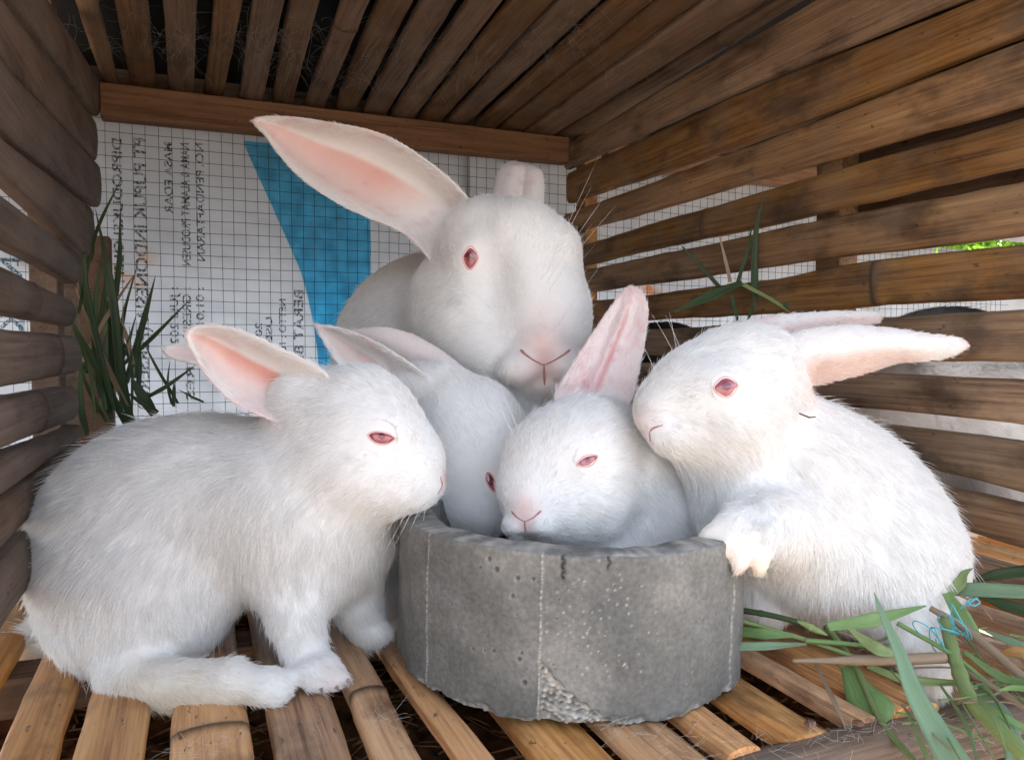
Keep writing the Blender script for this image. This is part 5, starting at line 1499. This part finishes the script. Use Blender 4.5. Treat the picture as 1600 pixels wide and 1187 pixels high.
GL = "dark grass stalks tucked into the left back corner"
LG = [([(136, 302, .70), (131, 411, .70), (144, 499, .71), (178, 640, .73)], 9, "tall thin dark blade nearest the left wall's slat ends"),
      ([(190, 278, .77), (149, 367, .74), (122, 490, .70)], 6, "thin dark blade leaning right across the corner, highest of all"),
      ([(149, 326, .74), (175, 455, .75), (188, 586, .76), (204, 662, .77)], 15, "broadest dark blade in the middle of the corner clump"),
      ([(188, 324, .78), (186, 411, .78), (175, 499, .77), (172, 600, .76)], 10, "upright dark blade against the edge of the mesh"),
      ([(243, 431, .78), (219, 521, .78), (196, 598, .77)], 11, "dark blade leaning right over the printed sack"),
      ([(216, 408, .78), (190, 508, .78), (192, 570, .78)], 6, "thin blade between the broadest and the right leaning one"),
      ([(116, 506, .69), (153, 578, .72), (196, 662, .76)], 13, "broad lower blade slanting down to the left rabbit's back"),
      ([(206, 590, .77), (222, 618, .775), (240, 648, .78)], 17, "short broad leaf just above the left rabbit's back"),
      ([(127, 541, .69), (126, 630, .69), (136, 680, .70)], 10, "short dark blade hanging straight down by the wall post"),
      ([(214, 515, .785), (217, 560, .785), (216, 605, .78)], 9, "short green blade standing behind the right leaning one"),
      ([(168, 515, .74), (152, 588, .73), (174, 655, .74)], 9, "curved dark blade low in the corner clump"),
      ([(222, 530, .78), (248, 580, .78), (278, 630, .775)], 5, "thin dry blade crossing the clump towards the left rabbit"),
      ([(306, 570, .77), (262, 602, .775), (226, 622, .78)], 7, "pointed blade lying across above the left rabbit's back"),
      ([(272, 596, .775), (271, 635, .77)], 6, "short brown upright stub above the left rabbit's back"),
      ([(196, 612, .77), (226, 632, .77), (246, 645, .77)], 9, "low dark leaf tip lying on the left rabbit's back"),
      ([(278, 608, .775), (300, 620, .775), (318, 628, .77)], 4, "tiny thin blade tip at the right end of the clump"),
      ([(160, 395, .75), (148, 480, .74), (150, 560, .73), (165, 640, .73)], 11, "dark blade with a bent waist behind the broad one"),
      ([(200, 470, .78), (184, 540, .77), (168, 640, .75)], 8, "narrow dark blade slanting left across the clump"),
      ([(266, 560, .78), (262, 600, .78), (268, 632, .775)], 4, "thin twig like blade over the white part of the sack")]
for pts, w, lab in LG:
    blade("grass_leaf", pts, w, G_DARK, lab, GL, (.05, .8, 1, .7), .2)
g = np.random.default_rng(5); used = set()
for k in range(40):
    x0, y0 = g.uniform(125, 215), g.uniform(560, 665); a = g.normal(-1.57, .33); L_ = g.uniform(50, 230)
    x1, y1 = x0 + L_ * math.cos(a), y0 + L_ * math.sin(a)
    d0 = .73 if x0 < 150 else .775; d1 = .70 if x1 < 145 else .775
    lab = f"{'short' if L_ < 110 else 'middling' if L_ < 170 else 'tall'} {('straw coloured' if k % 3 == 1 and k % 2 else 'dark green')} blade {'leaning left' if a < -1.75 else 'upright' if a < -1.4 else 'leaning right'} {'beside the wall post' if x0 < 155 else 'in the thick of the corner clump' if x0 < 190 else 'before the printed sack'}"
    if lab in used: continue
    used.add(lab)
    blade("grass_leaf", [(x0, y0, d0), ((x0 + x1) / 2 + g.uniform(-8, 8), (y0 + y1) / 2, (d0 + d1) / 2), (x1, y1, d1)], g.uniform(4, 10), [G_DARK, G_STRAW, G_DARK][k % 3] if k % 3 != 1 or k % 2 else G_DARK, lab, GL, (.8, 1, .1), g.uniform(0, .6))
GR = "grass hanging before the right side wall"
for pts, w, mat, lab, tp_ in [
        ([(1193, 306, .66), (1181, 364, .66), (1178, 442, .66), (1180, 476, .66)], 12, G_DARK, "upright dark leaf hanging before the right wall slats", (.1, .7, 1, .3)),
        ([(1054, 487, .64), (1107, 463, .65), (1160, 442, .66)], 18, G_DARK, "slanting broad green leaf above the right rabbit's head", (.1, 1, .4)),
        ([(1152, 444, .66), (1168, 391, .66), (1174, 357, .66)], 6, G_DARK, "thin blade rising from the broad slanting leaf", (1, .8, .3)),
        ([(1065, 384, .66), (1096, 418, .66), (1124, 449, .66)], 6, G_DARK, "thin blade slanting down from the left to the joint", (.3, 1, 1)),
        ([(1124, 369, .66), (1133, 405, .66), (1141, 441, .66)], 5, G_STRAW, "dry thin blade falling steeply to the joint", (.3, 1, 1)),
        ([(1160, 444, .66), (1200, 465, .65), (1238, 489, .64)], 6, G_STEM, "pale thin stalk running down towards the right rabbit's ears", (1, .9, .8)),
        ([(1224, 475, .64), (1240, 480, .64), (1254, 490, .64)], 13, G_DARK, "small dark leaf touching the right rabbit's far ear", (.4, 1, .3)),
        ([(1143, 462, .66), (1148, 482, .66), (1153, 504, .66)], 6, G_DARK, "short blade end dangling above the right rabbit's forehead", (1, 1, .6)),
        ([(1178, 476, .66), (1172, 490, .66), (1168, 500, .66)], 6, G_DARK, "short leaf end below the upright dark leaf", (1, 1, .4))]:
    blade("grass_leaf", pts, w, mat, lab, GR, tp_)
h0, n0 = onR(1233, 644); h1, n1 = onR(1262, 656)
tag(tube("straw_bit", [h0 + n0 * .006, (h0 + h1) / 2 + n0 * .0065, h1 + n1 * .006], [0.0004, .0005, .0003], simple("dark straw bit", (.10, .07, .05), .8, .2), seg=6), "tiny dark straw bit caught on the right rabbit's shoulder fur", "straw")

# ---- fluff: shed fur on the slats and cobwebs under the ceiling
def fluff(name, label, cat, centres, n, length, rad, col, seed, kind='stuff', grav=0.0):
    g = np.random.default_rng(seed); P_ = []
    for k in range(n):
        c, sp = centres[g.integers(len(centres))]
        p = np.array(c) + g.normal(0, 1, 3) * np.array(sp)
        d = g.normal(0, 1, 3); d[2] *= 0.35; d /= np.linalg.norm(d); L_ = length * g.uniform(.4, 1.3)
        cur = p.copy(); row = [cur.copy()]
        for j in range(7):
            d = d + g.normal(0, .16, 3) - np.array([0, 0, grav]); d /= np.linalg.norm(d); cur = cur + d * L_ / 7; row.append(cur.copy())
        P_.append(row)
    P_ = np.array(P_); org = P_.reshape(-1, 3).mean(0)
    hc = bpy.data.hair_curves.new(name); hc.add_curves([8] * n)
    hc.attributes['position'].data.foreach_set('vector', (P_.reshape(-1, 3) - org).astype(np.float32).ravel())
    ra = hc.attributes.get('radius') or hc.attributes.new('radius', 'FLOAT', 'POINT'); ra.data.foreach_set('value', np.full(n * 8, rad, np.float32))
    m = bpy.data.materials.get("fluff " + str(col)) or simple("fluff " + str(col), col, .8, .1); hc.materials.append(m)
    o = bpy.data.objects.new(name, hc); link(o); o.location = org
    return tag(o, label, cat, kind=kind)
fz = ZF + 0.003
def onf(px, py): return hit(px, py, 2, fz)
fluff("shed_fur", "wisps of shed white fur caught on the floor slats", "shed fur",
      [(onf(600, 1125), (.006, .004, .001)), (onf(330, 1165), (.010, .004, .0008)), (onf(1300, 1150), (.012, .004, .002)), (onf(1060, 1160), (.008, .008, .001)), (onf(1180, 1160), (.012, .006, .001)), (onf(965, 1130), (.003, .003, .002)), (onf(1400, 1135), (.02, .006, .003)), (onf(1550, 1150), (.02, .008, .003))], 200, 0.010, 0.00003, (.6, .58, .56), 31)
cw = []
for px, py in ((150, 60), (235, 50), (310, 60), (390, 50), (440, 90), (500, 60), (545, 120), (610, 50), (650, 90), (700, 100), (760, 70), (860, 40), (900, 60), (1000, 80)):
    h = hit(px, py, 2, ZC + .004); cw.append((h, (.012, .03, .002)))
fluff("cobweb", "dusty cobwebs and hairs hanging in the gaps between ceiling slats", "cobweb", cw, 420, 0.035, 0.00006, (.32, .33, .33), 32, grav=.12)

# ================================================================== beyond the side walls
tag(empty("far_floor", (0.8, .6, ZF)), "slatted floor of the next pen seen through the right wall", kind='structure')
nf = bpy.data.objects["far_floor"]
x = XR + 0.014
k = 0
while x < 1.25:
    slat("floor_slat", M_FLOOR, nf, [Y0, YB], [x, x], [x + .03, x + .03], ZF - .002, ('z', 1), thick=.006, rings=[random.uniform(.4, .8)], seed=300 + k)
    x += .041; k += 1
nf2 = tag(empty("near_floor", (-.3, .6, ZF)), "slatted floor of the pen on the left, below the left wall", kind='structure')
x = XL - 0.042
while x > -0.5:
    slat("floor_slat", M_FLOOR, nf2, [Y0, YB], [x, x], [x + .03, x + .03], ZF - .002, ('z', 1), thick=.006, rings=[random.uniform(.4, .8)], seed=340 + k)
    x -= .038; k += 1
nb_pr = [E(1520, 640, .74, 190, 110, .07, 0), E(1480, 560, .72, 120, 80, .05, 0, k=.03), E(1440, 570, .70, 48, 42, .03, 0, k=.02), E(1560, 730, .74, 160, 110, .07, 0, k=.03)]
nb_g = [(1450, 560, .70, .8, -.3, 0, 5), (1550, 520, .7, 1, .2, 0, 10), (1550, 650, .68, .8, .6, 0, 10), (1500, 750, .68, .5, .9, 0, 10)]
BLK = (.035, .032, .032)
nb_t = [(1500, 470, .70, 120, BLK, 1.0), (1600, 490, .70, 90, BLK, 1.0), (1400, 480, .70, 70, (.2, .19, .18), .8), (1424, 572, .67, 18, BLK, .9), (1500, 770, .68, 80, BLK, .8)]
RN, onN = make_rabbit("spotted_rabbit", "black and white rabbit in the next pen, glimpsed through the right wall's gaps", nb_pr, [], nb_g, nb_t, 40000,
                      seed=16, voxel=.003, cell=.004, radius=.00016)
RN['group'] = None; del RN['group']
nb2 = [E(1040, 560, .93, 70, 56, .05, 0), E(1085, 600, .95, 60, 60, .05, 0, k=.03), E(1008, 548, .92, 26, 30, .025, 0, k=.02)]
RN2, _ = make_rabbit("black_rabbit", "black rabbit far back in the next pen above the middle rabbit's ear", nb2, [], [(1040, 520, .9, 1, 0, 0, 8), (1090, 560, .9, 1, .4, 0, 8)],
                     [], 20000, seed=17, voxel=.003, cell=.004, radius=.00016, base=np.array(BLK))
del RN2['group']
# a sunlit bush outside
def bush(name, label, c, size, n, seed):
    g = np.random.default_rng(seed); vs, fs = [], []
    for k in range(n):
        d = g.normal(0, 1, 3); d /= np.linalg.norm(d)
        p = np.array(c) + d * np.array(size) * g.uniform(.2, 1) ** .5 * (1 + .15 * math.sin(d[0] * 7 + d[2] * 5))
        a = g.normal(0, 1, 3); a[2] -= .4; a /= np.linalg.norm(a); s = np.cross(a, g.normal(0, 1, 3)); s /= np.linalg.norm(s)
        L_ = g.uniform(.04, .08); w = L_ * .22; u = np.cross(a, s) * w * .4
        b0 = len(vs)
        vs += [p, p + a * L_ * .35 + s * w + u, p + a * L_ * .35, p + a * L_ * .35 - s * w + u, p + a * L_]
        fs += [(b0, b0 + 1, b0 + 2), (b0, b0 + 2, b0 + 3), (b0 + 1, b0 + 4, b0 + 2), (b0 + 2, b0 + 4, b0 + 3)]
    root = empty(name, (c[0], c[1], -1.0)); tag(root, label, "shrub")
    m = simple("bush leaf " + name, (0.14, 0.26, 0.03), .5, .3, .5, 9)
    n_ = m.node_tree; b = n_.nodes["Principled BSDF"]; tr = N(n_, "ShaderNodeBsdfTranslucent"); tr.inputs[0].default_value = (.35, .6, .04, 1)
    ms = N(n_, "ShaderNodeMixShader"); ms.inputs[0].default_value = .4
    n_.links.new(b.outputs[0], ms.inputs[1]); n_.links.new(tr.outputs[0], ms.inputs[2]); n_.links.new(ms.outputs[0], n_.nodes["Material Output"].inputs["Surface"])
    fo = mesh_obj("foliage", vs, fs, m, root, smooth=False); tag(fo, kind='stuff')
    for k in range(5):
        q = np.array([c[0] + .12 * math.cos(k * 2), c[1] + .12 * math.sin(k * 2), -1.0]); e = np.array(c) + np.array([.4 * math.cos(k * 2), .4 * math.sin(k * 2), .3])
        mesh_obj("branch", *tube(None, spline([q, (q + e) / 2 + [.03, 0, .05], e], 12), np.linspace(.012, .003, 12), None, seg=6), simple("bark", (.12, .08, .05), .9), root)
    return root
bp = hit(1535, 380, 1, 2.2)
bush("leafy_shrub", "bright yellow green shrub outside, seen through the top right gap", (bp[0], bp[1], bp[2] - .25), (.7, .5, .75), 14000, 41)
